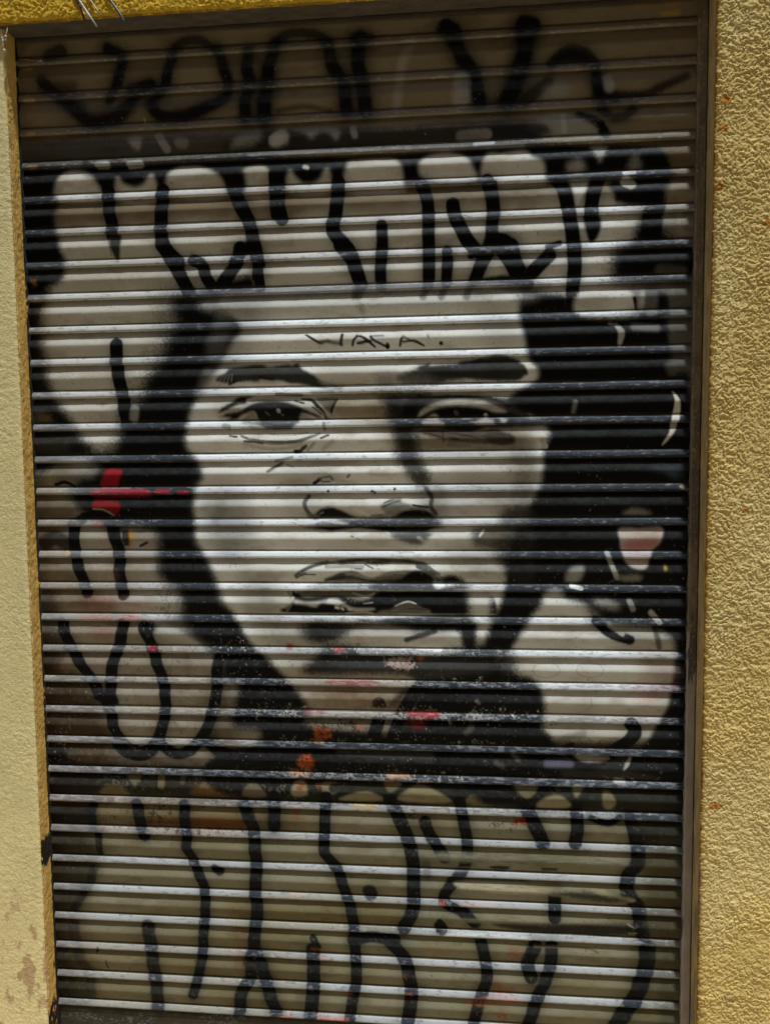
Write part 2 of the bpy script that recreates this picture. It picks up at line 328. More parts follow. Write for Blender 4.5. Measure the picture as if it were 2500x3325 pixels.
# --- D/E/F row: lower limbs of the letters
S('D',80,(970,-10),(1010,50),(1080,170),(1130,270)); S('D',70,(1160,80),(1210,110),(1240,190),(1290,260)); S('D',80,(1440,10),(1410,110),(1330,230)); S('D',62,(1500,-10),(1540,80),(1560,250)); poly('D',[(1240,270),(1270,220),(1420,190),(1500,170),(1520,270)],0,12)
S('E',75,(560,-10),(640,90),(690,230)); S('E',62,(810,-10),(805,90),(810,240)); S('E',62,(1095,0),(1090,230)); S('E',60,(1205,30),(1200,220)); S('E',72,(1480,-20),(1410,110),(1370,200)); S('E',80,(1590,0),(1620,110),(1680,220)); poly('E',[(1370,210),(1450,180),(1560,170),(1690,190),(1690,225)],0,6)
S('F',80,(60,20),(110,100),(160,190)); S('F',78,(340,50),(270,120),(190,200)); S('F',75,(490,-20),(490,130),(480,260),(480,410)); S('D',50,(300,1000),(370,1060),blur=18,a=.8)
# --- black mass left of the face (hair and shadow), first a smoky haze around it
poly('D',[(1000,250),(1500,260),(1450,600),(1250,900),(1200,1700),(700,1700),(600,1560),(640,1300),(740,1150),(760,960),(850,820),(930,600)],0,75,.75)
poly('G',[(700,-60),(1200,-60),(1350,600),(1600,1100),(1600,1500),(1280,1500),(1000,1000),(820,500)],0,80,.7)
poly('F',[(700,60),(1200,40),(1200,700),(900,700),(760,400)],0,70,.7)
poly('D',[(1040,300),(1500,290),(1500,400),(1460,500),(1390,600),(1300,740),(1210,880),(1160,1000),(1130,1120),(1130,1200),(1175,1265),(1225,1350),(1230,1400),(1175,1450),(1160,1600),(1165,1700),(700,1700),(560,1640),(420,1560),(420,1400),(540,1300),(420,1250),(480,1200),(560,1215),(625,1228),(690,1190),(715,1100),(715,1010),(760,960),(870,900),(850,850),(900,760),(980,660),(1000,560),(1060,450)],0,24)
poly('D',[(700,1640),(1165,1640),(1170,1760),(1190,1800),(1235,1860),(1275,1930),(1300,2020),(1335,2130),(1420,2180),(1480,2260),(1560,2380),(1660,2540),(1900,2760),(1900,3100),(1350,3100),(1280,2800),(1330,2500),(1150,2330),(1040,2160),(1000,2060),(920,1930),(920,1760),(850,1700)],0,22)
S('D',80,(700,590),(695,680),(712,780),(735,900),(752,1000),(760,1060),taper=.0); S('D',40,(695,565),(700,620),blur=4)
S('D',50,(810,980),(800,1030),v=.5,blur=16,a=.7)
poly('D',[(330,1300),(430,1290),(580,1310),(570,1380),(480,1400),(440,1440),(330,1430)],.42,16,.7,rag=8); S('D',20,(330,1430),(390,1415),(440,1440),v=0,blur=5)
poly('D',[(230,1480),(440,1540),(470,1600),(400,1640),(230,1640)],.28,20,.6); S('D',45,(430,1575),(440,1590),v=.6,blur=18,a=.6,tint=(1,.9,.88))
RED = (.30,.010,.02)
def cpoly(tile, pts, col, blur=4, a=1., rag=6., c=True):
    global canvas
    n0 = tone(1)
    if rag >= 10:
        old = canvas.copy(); poly(tile, pts, 1, blur, 1., tint=tuple(np.array(col)/n0), rag=rag*1.6, c=False)
        keep_ = (sstep(.40, .50, .55*fleck+.45*fine)*a)[..., None]; canvas[:] = old*(1-keep_)+canvas*keep_
    else: poly(tile, pts, 1, blur, a, tint=tuple(np.array(col)/n0), rag=rag, c=c)
cpoly('D',[(640,1340),(730,1345),(715,1400),(690,1445),(600,1445),(615,1390)],RED,5,.95); cpoly('D',[(570,1460),(760,1455),(885,1465),(880,1500),(560,1500)],(.36,.015,.03),4,.95); cpoly('D',[(575,1520),(720,1545),(690,1620),(655,1600),(600,1575),(552,1575)],RED,4,.95); cpoly('D',[(930,1460),(1020,1462),(1015,1485),(930,1485)],(.36,.015,.03),3,.9,c=False); cpoly('D',[(1070,1468),(1130,1470),(1125,1488),(1070,1486)],(.36,.015,.03),3,.8)
S('D',7,(560,1575),(620,1580),(680,1615),v=.8,blur=2,tint=(1,.95,.75))
# --- right hand black mass
poly('F',[(-60,215),(140,300),(150,400),(170,500),(190,600),(215,680),(262,760),(250,800),(130,870),(70,930),(120,960),(330,1100),(290,1230),(298,1340),(285,1430),(240,1510),(170,1590),(150,1640),(1190,1640),(1190,860),(1170,740),(1070,560),(1060,300),(960,260),(870,330),(850,420),(500,400),(440,290),(250,260)],0,14)
poly('F',[(-60,240),(90,285),(115,340),(105,420),(-60,440)],.9,10)
win('F',[(518,280),(700,250),(810,260),(850,320),(862,375),(700,392),(505,400)],.84,8); S('F',20,(850,310),(865,370),blur=6); win('F',[(880,300),(905,262),(940,300),(915,370),(880,380)],.65,10); S('F',70,(950,280),(950,380),v=.15,blur=20)
poly('F',[(755,-10),(1210,-10),(1210,160),(770,175)],.0,20,.95); S('F',60,(1010,140),(1130,150),v=.14,blur=24,a=.8); S('F',110,(1140,300),(1130,560),(1140,700),v=.13,blur=30,a=.85,tint=(1,.95,.85))
S('F',34,(740,470),(770,515),(762,590),v=.55,blur=8,a=.9,taper=.5); S('F',40,(850,480),(980,490),v=.3,blur=18,a=.7); S('F',14,(720,465),(700,460),v=.5,blur=6,a=.7); S('F',22,(495,930),(485,990),v=.2,blur=12)
S('F',40,(1082,870),(1105,920),(1105,990),(1092,1050),(1075,1110),(1020,1190),v=.85,blur=5,taper=.85,tint=(1,.95,.88)); S('F',60,(1070,720),(1080,740),v=.2,blur=24,a=.6)
poly('F',[(900,1400),(950,1340),(1110,1330),(1100,1400)],.10,16,.9,tint=(.7,1,1.3)); S('F',40,(830,1590),(930,1570),v=.3,blur=14,a=.8)
poly('I',[(-60,-10),(1180,-10),(1180,1700),(860,1650),(240,1650),(100,1500),(170,1300),(60,1000),(60,900),(-60,900)],0,14)
poly('I',[(780,125),(850,95),(940,115),(930,132)],.3,8,.9)
poly('I',[(762,215),(880,212),(1015,207),(1005,290),(960,345),(940,400),(915,455),(840,450),(790,400),(765,300)],.68,6,tint=(1,.88,.86)); cpoly('I',[(790,290),(980,280),(960,340),(800,342)],(.35,.08,.08),14,.75)
poly('I',[(440,532),(462,460),(545,440),(520,528)],.42,7,.9); S('I',26,(685,360),(720,450),(745,510),v=.6,blur=6,a=.85); poly('I',[(740,500),(880,495),(880,530),(780,530)],.35,10,.8); S('I',22,(470,560),(530,575),v=.95,blur=5)
# pale ground between black mass and right edge
poly('I',[(322,600),(400,588),(440,640),(560,670),(640,700),(660,760),(800,800),(960,820),(1070,880),(1100,1000),(1098,1110),(1085,1200),(1040,1320),(990,1400),(900,1530),(840,1590),(690,1640),(560,1640),(230,1490),(180,1310),(120,1110),(60,1030),(85,940),(180,840),(240,740),(290,680)],.86,12)
poly('I',[(40,960),(150,1000),(140,1130),(170,1200),(160,1400),(60,1400),(-40,1200)],0,26,.9)
poly('I',[(560,640),(700,640),(760,700),(900,740),(700,800),(580,720)],0,20,.9); S('I',60,(620,770),(700,840),(820,885),blur=10); S('I',24,(700,800),(780,850),v=.7,blur=8,a=.8); S('I',30,(970,800),(1000,930),blur=14,a=.75); S('I',30,(820,650),(840,700),v=.5,blur=8,a=.7); S('I',30,(950,720),(1000,780),v=.8,blur=6,a=.8); poly('I',[(600,640),(720,650),(760,700),(660,690)],.5,12,.7)
S('I',70,(480,860),(400,1000),v=.55,blur=60,a=.35); S('I',80,(560,1250),(560,1450),v=.5,blur=70,a=.35); S('I',40,(330,1500),(540,1450),v=.3,blur=20,a=.7)
S('I',78,(830,1390),(855,1430),(815,1490),(740,1540),(680,1590),(580,1630),(510,1610),(470,1540)); S('I',60,(640,1560),(520,1530),v=.8,blur=8,a=.9); poly('I',[(500,1582),(700,1588),(640,1612),(560,1616)],.7,5)
poly('I',[(900,1530),(990,1400),(1060,1250),(1100,1000),(1180,1000),(1180,1660),(800,1660)],0,9); S('I',30,(850,1570),(800,1620),(775,1655),v=.55,blur=5,taper=.5)
cpoly('I',[(850,1230),(980,1200),(1010,1240),(900,1260)],(.45,.2,.18),22,.6); cpoly('I',[(850,1150),(1100,1150),(1100,1190),(850,1190)],(.35,.2,.25),16,.6); cpoly('I',[(900,1040),(1080,1030),(1090,1110),(900,1110)],(.5,.38,.38),26,.5)
for cx_ in (320, 582): 
    for aa in range(0, 360, 30):
        p1 = (cx_+82*math.cos(R(aa)), 1066+46*math.sin(R(aa))); p2 = (cx_+82*math.cos(R(aa+30)), 1066+46*math.sin(R(aa+30))); S('I',5,p1,p2,v=.3,blur=3,a=.5)
S('I',3,(590,1235),(588,1280),(560,1310),v=0,blur=2,a=.6)

# --- the face
poly('E',[(-170,320),(60,290),(700,275),(1575,262),(1610,330),(1615,420),(1645,500),(1665,600),(1680,690),(1740,740),(1720,800),(1600,860),(1560,960),(1640,1080),(1760,1160),(1768,1340),(1760,1430),(1716,1510),(1660,1600),(1600,1760),(1560,1900),(1540,2080),(1440,2300),(1320,2420),(1280,2650),(950,2780),(400,2780),(300,2700),(230,2600),(150,2540),(80,2450),(0,2330),(-60,2230),(-140,2100),(-175,1980),(-240,1860),(-300,1740),(-308,1560),(-300,1450),(-255,1400),(-262,1340),(-300,1265),(-352,1210),(-358,1120),(-330,1000),(-262,860),(-170,740),(-90,600),(-30,480)],1.0,13)
poly('E',[(-140,300),(1580,268),(1600,330),(900,350),(-100,400)],.62,20,.7); S('E',50,(1500,320),(1570,310),v=1,blur=16)
S('E',20,(-20,250),(700,238),(1500,215),v=.2,blur=10,a=.6); poly('E',[(-200,262),(1700,205),(1700,290),(1560,270),(700,290),(-200,320)],.12,14,.55)
for xx in (665,690,1080,1190,1340): S('E',40,(xx,240),(xx-20,300),v=.1,blur=14,a=.7)
poly('E',[(660,350),(700,345),(710,400),(690,400)],.3,8,.6,tint=(1,.85,.6),rag=10)
# soft modelling of the face
S('E',90,(560,960),(700,970),v=.70,blur=60,a=.5,tint=(1,.92,.8)); S('E',120,(1300,1400),(1640,1450),v=.7,blur=80,a=.5); S('E',80,(1640,1600),(1560,1640),v=.3,blur=40,a=.6)
S('E',60,(1560,1350),(1500,1560),v=.75,blur=60,a=.5); S('G',60,(1330,100),(1290,160),v=.5,blur=30,a=.5); S('G',90,(1480,60),(1520,300),v=.8,blur=50,a=.5); S('G',80,(1480,480),(1600,620),v=.75,blur=50,a=.5)
S('D',60,(1250,760),(1200,900),v=.45,blur=40,a=.4); S('D',110,(1350,420),(1290,640),v=.6,blur=50,a=.25)
# signature on the forehead: W A C A .
S('E',15,(358,530),(400,556),(445,582),v=.02,blur=2,taper=.3); poly('E',[(420,572),(470,560),(490,557),(520,568),(560,575),(577,590),(540,588),(480,578),(450,588)],.06,2); S('E',18,(575,528),(568,572),(570,588),v=.05,blur=2)
S('E',14,(637,592),(645,560),(665,540),v=.03,blur=2); S('E',17,(660,535),(700,545),(740,575),(772,602),v=.05,blur=2,taper=.3); S('E',17,(670,580),(710,572),(745,568),v=.03,blur=2)
S('E',11,(822,536),(790,536),(745,538),v=.35,blur=3); S('E',14,(745,540),(765,562),(800,580),(840,600),v=.05,blur=2); S('E',24,(846,590),(848,602),v=.01,blur=2)
S('E',14,(922,594),(930,555),(945,542),v=.03,blur=2); S('E',11,(938,540),(975,556),v=.3,blur=2); S('E',16,(938,572),(1000,565),(1035,578),(1066,595),v=.03,blur=2,taper=.4); S('E',20,(1166,579),(1170,580),v=.01,blur=2); S('E',14,(1088,532),(1092,544),v=.5,blur=4)
# left brow
poly('m',[(330,112),(430,40),(500,-20),(800,-60),(900,-35),(1100,-60),(1150,-45),(1210,-75),(1260,-10),(1330,20),(1400,65),(1480,120),(1530,170),(1500,195),(1380,180),(1250,155),(1130,150),(1040,122),(920,118),(820,108),(790,128),(640,126),(560,132),(490,165),(470,150)],.05,5,rag=9)
for i in range(9): S('m',9,(345+i*22,118+i*4),(420+i*14,60-i*2),v=.55 if i % 2 else .02,blur=3,a=.85,taper=.6)
S('m',16,(470,165),(540,130),(620,118),v=.0,blur=3,taper=.5); S('m',14,(800,75),(880,100),(960,108),v=.0,blur=3); S('m',8,(1480,185),(1370,150),v=.02,blur=3); S('m',26,(1450,120),(1640,180),v=.35,blur=18,a=.6); S('E',10,(380,760),(470,790),v=.7,blur=5,a=.5)
S('E',45,(470,830),(560,845),v=.35,blur=22,a=.6); S('E',16,(180,885),(330,892),v=.15,blur=4,a=.8); S('E',20,(400,875),(520,870),v=.25,blur=8,a=.6)
# right brow
poly('r',[(120,250),(250,190),(400,140),(860,80),(1120,40),(1330,30),(1430,60),(1445,92),(1500,112),(1530,160),(1545,222),(1480,240),(1420,290),(1100,290),(900,268),(720,290),(580,322),(420,325),(200,310)],.03,16,.96)
poly('r',[(345,150),(400,112),(500,88),(495,130),(860,100),(1000,40),(1120,38),(1200,4),(1330,28),(1435,62),(1445,92),(1502,112),(1530,160),(1545,222),(1490,236),(1420,270),(1000,262),(600,240),(450,200)],.03,3,rag=8)
poly('r',[(-60,200),(120,220),(500,260),(500,330),(-60,330)],.3,40,.7); S('r',14,(560,325),(760,300),(1050,305),v=.45,blur=4,a=.8,tint=(1,.9,.8)); S('r',10,(720,285),(880,255),v=.35,blur=3,a=.7)
poly('r',[(1440,60),(1480,80),(1540,150),(1560,220),(1500,240),(1600,270),(1610,160),(1540,80)],.95,8,c=True)
poly('r',[(860,62),(1420,55),(1445,100),(1440,130),(860,130)],.03,5,.95); poly('r',[(1040,38),(1100,18),(1200,5),(1300,14),(1350,40),(1200,44)],.15,3,.9)
# left eye
poly('m',[(352,466),(420,400),(500,350),(580,290),(730,288),(665,320),(660,372),(560,386),(480,430),(400,462)],.02,3,rag=5); S('m',26,(410,468),(520,430),(640,390),(760,345),v=.9,blur=5,taper=.5)
S('m',18,(640,380),(780,325),(960,318),v=.45,blur=6,a=.6)
poly('m',[(350,515),(430,490),(420,478),(560,452),(620,430),(700,380),(800,346),(950,335),(1080,345),(1200,382),(1330,440),(1470,505),(1440,522),(1300,480),(1240,560),(1230,575),(800,575),(775,520),(745,455),(620,492),(560,535),(430,552),(500,515),(400,518)],.015,3)
poly('m',[(600,545),(680,480),(740,456),(772,512),(802,572),(640,572)],.42,3,.95,tint=(1,.93,.82),br=.3); poly('m',[(1238,565),(1250,485),(1275,465),(1350,510),(1395,562)],.62,3,.95,tint=(1,.93,.85),br=.3)
S('m',42,(1010,440),(1014,444),v=.75,blur=3); S('m',8,(870,455),(910,490),v=.3,blur=3); S('m',7,(1040,480),(1070,495),v=.3,blur=3)
poly('m',[(640,575),(1200,572),(1190,640),(760,640),(700,600)],.08,6); poly('m',[(640,580),(700,585),(800,600),(870,636),(780,632),(680,600)],.9,4); poly('m',[(1180,610),(1250,572),(1390,570),(1480,580),(1495,632),(1180,640)],1.0,3); S('m',30,(1500,580),(1505,640),v=.2,blur=6,a=.7); S('m',60,(430,610),(470,620),v=.3,blur=16,a=.7)
S('m',16,(1185,335),(1285,362),v=.02,blur=3); S('m',34,(1262,316),(1370,330),(1430,390),(1500,470),(1530,532),v=.03,blur=4,taper=.5); poly('m',[(1410,310),(1650,312),(1600,400),(1580,470),(1510,420)],.22,6,.9,tint=(1,.9,.75),br=.6); S('m',24,(1640,318),(1600,400),(1580,470),v=.02,blur=5,taper=.5); S('m',12,(1380,400),(1470,480),v=.1,blur=3); S('m',14,(1440,420),(1560,530),v=.55,blur=4,a=.7)
S('m',16,(480,714),(560,726),v=.02,blur=3); S('m',34,(600,712),(700,750),(850,778),(1000,788),(1200,776),(1350,730),(1450,690),v=.22,blur=5,br=.7,taper=.5); S('m',18,(645,772),(740,780),(840,796),v=.15,blur=3); S('m',30,(640,800),(850,850),(1050,856),(1250,812),v=.55,blur=12,a=.6,tint=(1,.94,.85)); S('m',16,(940,700),(1180,700),(1320,680),v=.25,blur=5,a=.6,tint=(1,.8,.6))
S('m',42,(1190,885),(1240,882),v=.01,blur=3); S('m',34,(1240,878),(1310,820),v=.08,blur=5,taper=.3); S('m',26,(1320,870),(1400,790),v=.45,blur=7,a=.8); S('m',18,(1470,740),(1550,705),v=.06,blur=4); S('m',46,(1490,860),(1600,770),v=.6,blur=14,a=.7); S('m',24,(980,985),(1060,970),(1160,945),v=.42,blur=6); S('E',18,(130,1350),(170,1325),(215,1300),v=.25,blur=4,a=.9); S('E',8,(150,1330),(205,1305),v=.02,blur=2); S('E',5,(240,1308),(285,1325),v=.1,blur=2)
# nose bridge shade and right eye socket
poly('E',[(820,905),(1050,890),(1050,960),(1030,1050),(1040,1250),(1060,1300),(1100,1400),(1060,1440),(1000,1420),(960,1340),(900,1290),(885,1180),(855,1060),(850,980)],.0,22,.93); poly('E',[(800,880),(1100,880),(1040,1060),(860,1060),(830,960)],.03,22,.7)
S('E',50,(1010,1120),(1030,1200),blur=24,v=.3,a=.4); S('E',12,(1000,1140),(1025,1175),v=.6,blur=4,a=.6); S('E',7,(1020,1350),(1030,1370),v=.8,blur=2); poly('E',[(960,1290),(1040,1290),(1100,1410),(1060,1430),(970,1380)],.1,16,.8)
poly('r',[(280,470),(500,430),(1200,460),(1500,480),(1560,700),(1500,730),(300,715),(200,600)],.0,16,.9)
S('r',28,(350,580),(430,505),(520,470),(640,465),(830,458),(1000,468),(1150,480),(1250,512),(1340,560),v=.02,blur=4); 
poly('r',[(345,692),(380,620),(450,568),(560,520),(700,492),(900,490),(1050,500),(1150,540),(1290,600),(1292,636),(1170,620),(1080,590),(900,570),(760,563),(600,573),(480,610),(400,660),(350,702)],.82,4,.97,br=.35)
for i in range(7): S('r',6,(420+i*110,560-abs(i-3)*-8),(500+i*110,545+abs(i-3)*10),v=.25,blur=3,a=.6)
poly('r',[(370,712),(430,662),(520,612),(640,578),(800,570),(1000,582),(1100,602),(1180,632),(1400,640),(1400,712)],.0,3)
poly('r',[(425,712),(480,670),(540,643),(582,704)],.8,3,tint=(1,.96,.88)); S('r',40,(765,625),(775,640),v=.22,blur=10,a=.7); S('r',32,(1088,655),(1090,668),v=.75,blur=4)
poly('r',[(250,715),(1663,705),(1663,770),(900,790),(250,790)],.03,7); poly('r',[(395,742),(430,718),(560,718),(640,745),(620,766),(430,762)],1.0,4); poly('r',[(965,752),(1030,706),(1130,700),(1180,738),(1150,762)],1.,3); poly('r',[(1240,700),(1322,702),(1282,742)],1,3)
poly('r',[(360,800),(1140,795),(1250,830),(1400,880),(1412,950),(1300,982),(1100,972),(850,955),(650,930),(500,890),(380,850)],.26,9,.95,tint=(1,.9,.78),br=.5)
for q, vv, ww in ((((430,855),(560,880),(660,920)),.03,14),(((670,850),(850,872),(1000,900)),.06,16),(((700,905),(800,918)),.02,24),(((1040,880),(1200,900),(1395,915)),.08,22),(((1200,982),(1390,968)),.03,12),(((420,825),(600,822)),.06,14),(((960,835),(1060,810),(1140,800)),.75,20),(((1060,920),(1180,940),(1350,950)),.25,14),(((800,850),(950,850)),.6,10)): S('r',ww,*q,v=vv,blur=4,a=.85,taper=.6,tint=(1,.9,.8))
poly('r',[(1100,840),(1250,835),(1400,885),(1405,945),(1300,975),(1150,960),(1080,900)],.10,8,.9,tint=(1,.85,.7),br=.6); poly('r',[(640,780),(1050,775),(960,830),(700,825)],.02,6,.9)
S('r',13,(620,815),(630,945),v=.2,blur=4,tint=(1,.5,.3)); S('r',60,(700,970),(1100,1020),(1400,990),v=.5,blur=30,a=.55); poly('r',[(1420,890),(1560,870),(1650,960),(1600,1050),(1450,1050)],.85,14)
S('F',30,(300,1165),(316,1200),v=.7,blur=4); S('F',14,(290,1160),(300,1180),v=.6,blur=3)
# nose
S('q',36,(172,175),(132,230),(142,300),(190,370),(245,400),v=.18,blur=9,a=.95); S('q',14,(180,160),(150,220),v=.1,blur=4,a=.6,tint=(1,.7,.5)); poly('q',[(250,405),(262,340),(330,292),(430,284),(505,310),(570,340),(625,368),(682,388),(660,405)],.015,4); S('q',9,(330,300),(440,288),(500,312),v=.75,blur=3,taper=.6); S('q',8,(290,365),(330,345),v=.6,blur=3); S('q',26,(620,350),(760,400),v=.6,blur=16,a=.5); S('q',60,(180,380),(260,400),v=.3,blur=14,a=.7)
poly('q',[(945,272),(1020,222),(1080,200),(1172,193),(1182,228),(1270,258),(1300,282),(1450,268),(1475,302),(1300,318),(1210,315),(1130,370),(1010,402),(850,404),(1000,350),(960,312)],.36,4,.95,br=.6); S('q',12,(970,290),(1080,240),(1160,220),v=.12,blur=3); S('q',12,(990,240),(1090,205),v=.1,blur=3); poly('q',[(1085,408),(1130,360),(1210,318),(1330,310),(1450,320),(1530,385),(1525,410)],.0,4); S('q',16,(1300,265),(1460,290),v=.04,blur=3); S('q',10,(850,380),(960,372),v=.1,blur=3)
S('q',46,(1440,90),(1500,180),(1495,280),(1545,360),v=.08,blur=18,a=.9); S('q',60,(1560,60),(1660,120),v=.6,blur=40,a=.4)
poly('q',[(230,475),(320,440),(520,425),(700,420),(1480,412),(1520,430),(1480,480),(1300,495),(230,495)],.22,8,.9); poly('q',[(480,425),(1490,412),(1500,500),(520,500)],.03,8,.9); poly('q',[(330,430),(460,425),(620,480),(460,470)],.85,8,.8)
poly('q',[(170,500),(1570,495),(1510,530),(1400,562),(1100,562),(900,548),(700,522),(440,548),(330,540)],.0,6); S('q',10,(190,518),(300,560),(430,556),v=.6,blur=4,tint=(1,.9,.7)); S('q',12,(620,560),(850,535),(1000,580),(1090,610),v=.6,blur=5,a=.7)
poly('q',[(1060,570),(1490,555),(1460,630),(1400,690),(1330,700),(1180,660)],.08,16,.92); S('q',30,(1360,620),(1480,700),v=.9,blur=16,a=.5); S('q',9,(630,600),(660,612),v=.15,blur=3); S('q',5,(690,620),(740,645),v=.1,blur=2)
for q in ((382,118),(856,118),(880,135),(1098,98)): S('q',20,q,(q[0]+8,q[1]-5),v=.01,blur=2)
S('E',20,(405,1422),(440,1398),v=.02,blur=3); S('E',12,(430,1395),(500,1380),(515,1400),v=.06,blur=3); S('E',9,(450,1410),(500,1412),v=.1,blur=2); S('E',12,(605,1385),(618,1370),v=.15,blur=3); S('E',60,(470,1380),(560,1390),v=.6,blur=20,a=.4)
poly('H',[(1360,215),(1500,190),(1700,190),(1700,350),(1500,340),(1370,325)],.05,18,.85); poly('H',[(1530,100),(1700,90),(1700,170),(1560,150)],.1,18,.7); poly('H',[(1490,370),(1700,340),(1700,560),(1620,540),(1560,470)],.05,22,.9); S('H',90,(1440,260),(1520,240),v=.3,blur=20,a=.4,tint=(1,.85,.7)); S('H',12,(1400,260),(1425,225),v=.95,blur=4)
S('H',60,(1560,180),(1660,175),v=.25,blur=20,a=.5)
# mouth
S('o',24,(165,248),(220,205),(330,155),(450,125),v=.2,blur=6,a=.9); S('o',10,(168,272),(240,240),(345,240),v=.05,blur=3); S('o',12,(175,245),(260,220),v=.1,blur=3,a=.8)
poly('o',[(550,118),(700,100),(850,110),(980,100),(1050,112),(1160,104),(1250,125),(1340,138),(1330,160),(1250,150),(1160,140),(1050,138),(950,150),(850,150),(750,130),(600,148),(555,140)],.05,4,.92,tint=(1,.8,.65),rag=10,br=.8); S('o',10,(790,150),(860,182),v=.1,blur=3); S('o',24,(440,170),(600,165),(770,170),v=.42,blur=5,br=.6,a=.85); S('o',8,(700,185),(765,190),v=.05,blur=2); S('o',50,(1270,160),(1340,190),(1400,250),(1440,290),v=.15,blur=6,br=.5); S('o',20,(1370,180),(1460,230),v=.5,blur=6,a=.8)
poly('o',[(430,292),(500,250),(600,210),(700,204),(760,236),(850,268),(920,248),(1000,215),(1130,198),(1250,198),(1330,214),(1395,312),(900,318)],.15,6,.95,tint=(1,.9,.74),br=.55); S('o',20,(620,225),(720,240),(820,280),v=.5,blur=5,a=.7); S('o',14,(920,260),(1040,230),(1160,220),v=.5,blur=5,a=.6); poly('o',[(430,292),(500,252),(590,220),(620,270),(560,295)],.07,5,.8)
poly('o',[(1040,295),(1130,262),(1210,210),(1320,208),(1405,315),(1050,318)],.0,5); poly('o',[(1440,320),(1480,262),(1560,238),(1640,260),(1690,320)],.0,12)
poly('o',[(280,372),(420,320),(960,318),(960,375)],.5,12,.9); poly('o',[(900,320),(1420,316),(1480,350),(1700,322),(1700,378),(900,378)],.08,9); poly('o',[(1405,318),(1500,322),(1480,360),(1430,364)],1.,5); S('o',10,(500,345),(850,340),v=.2,blur=5,a=.5)
poly('o',[(148,592),(138,500),(150,455),(190,395),(880,388),(1700,385),(1930,430),(1980,600),(1900,600)],.0,6); poly('o',[(195,402),(400,395),(880,392),(870,425),(830,455),(735,474),(650,450),(560,430),(400,432),(250,445)],.26,7,.92,tint=(1,.88,.66),br=.6); S('o',14,(680,410),(800,440),(870,410),v=.65,blur=4,a=.8)
S('o',26,(100,400),(130,460),(90,560),v=.3,blur=12,a=.7,tint=(1,.9,.8)); S('o',20,(140,400),(150,440),v=.03,blur=4); S('o',22,(105,490),(140,450),v=.9,blur=5)
poly('o',[(150,462),(260,482),(380,478),(500,455),(560,465),(625,510),(700,540),(870,545),(850,560),(700,572),(610,530),(540,510),(450,498),(390,498),(340,530),(250,510),(160,500)],.72,3,br=.4); S('o',40,(470,480),(550,492),v=.9,blur=4); S('o',22,(530,533),(548,540),v=.85,blur=3); S('o',18,(580,543),(592,552),v=.85,blur=3); S('o',16,(640,552),(660,558),v=.8,blur=3); S('o',10,(780,500),(860,490),v=.3,blur=4); S('o',12,(620,590),(800,580),(860,592),v=.55,blur=3,tint=(1,.92,.8))
poly('o',[(925,568),(1020,553),(1080,510),(1170,480),(1230,500),(1320,540),(1372,560),(1340,594),(930,594)],.24,3,.97,tint=(1,.95,.85),br=.6)
for q in (((1000,565),(1100,530),(1180,500)),((1100,560),(1200,545),(1300,560)),((1180,490),(1250,530),(1330,560))): S('o',6,*q,v=.05,blur=2,a=.8)
S('o',7,(1060,520),(1170,482),(1250,500),v=.95,blur=2)
poly('o',[(720,640),(900,622),(1400,605),(1920,600),(1920,665),(900,668)],.05,9,.95); poly('o',[(-20,600),(600,600),(720,604),(1380,600),(1200,622),(1000,632),(920,650),(800,640),(720,625),(500,640),(-20,650)],1.,5,.9); 
poly('H',[(1335,560),(1500,545),(1470,640),(1455,740),(1440,820),(1430,900),(1380,920),(1370,830),(1350,740),(1340,640)],.85,16,.92)
poly('H',[(360,775),(800,785),(1340,775),(1350,900),(1310,930),(1280,850),(1150,840),(1000,850),(900,830),(700,820),(600,830),(520,880),(430,880)],.0,20,.85); poly('H',[(330,790),(700,785),(900,800),(640,840),(480,900),(380,900)],.05,22,.8)
poly('H',[(950,905),(1050,865),(1150,842),(1250,836),(1298,868),(1292,912),(1100,914)],.82,8); poly('H',[(580,850),(760,808),(900,812),(1000,835),(940,880),(900,912),(600,912)],.85,18,.85); S('H',30,(960,885),(1060,852),(1130,832),v=.04,blur=10,a=.9); poly('H',[(800,768),(1345,770),(1352,845),(1250,828),(1120,825),(1000,818),(900,802)],.0,9,.95); poly('H',[(1288,790),(1365,790),(1375,935),(1300,935)],.0,10,.95); poly('H',[(380,790),(560,800),(620,840),(540,880),(400,880)],.05,18,.85)
poly('H',[(430,960),(520,905),(900,935),(1080,960),(1300,925),(1380,900),(1560,900),(1520,980),(1560,1130),(1600,1300),(1100,1300),(1010,1180),(940,1110),(600,1105),(380,1100),(330,1060)],.0,22,.95); S('H',60,(700,945),(900,940),v=.8,blur=14,a=.5,br=.5)
S('H',24,(1100,945),(1160,945),v=.95,blur=5); poly('H',[(1440,900),(1560,820),(1640,780),(1600,930),(1540,960)],.0,12)
poly('H',[(560,1110),(940,1112),(1040,1150),(1000,1160),(960,1240),(930,1290),(400,1290),(310,1210),(280,1120)],.75,10,.92,tint=(1,.97,.9)); poly('H',[(60,1340),(1600,1330),(1700,1700),(0,1700)],.0,14); poly('H',[(950,1180),(1700,1100),(1700,1500),(900,1480)],0,12)
poly('H',[(340,1375),(480,1355),(720,1350),(1010,1180),(1040,1200),(960,1330),(900,1450),(800,1450),(700,1440),(560,1425),(450,1415)],.5,12,.85,tint=(1,.92,.8)); S('H',78,(795,1265),(800,1340),(760,1470)); S('H',74,(1030,1170),(970,1260),(930,1340),(880,1460)); poly('H',[(360,1300),(760,1298),(900,1310),(760,1340),(360,1335)],.95,8)
poly('H',[(-60,960),(80,960),(220,1090),(380,1290),(330,1350),(-60,1350)],0,12)
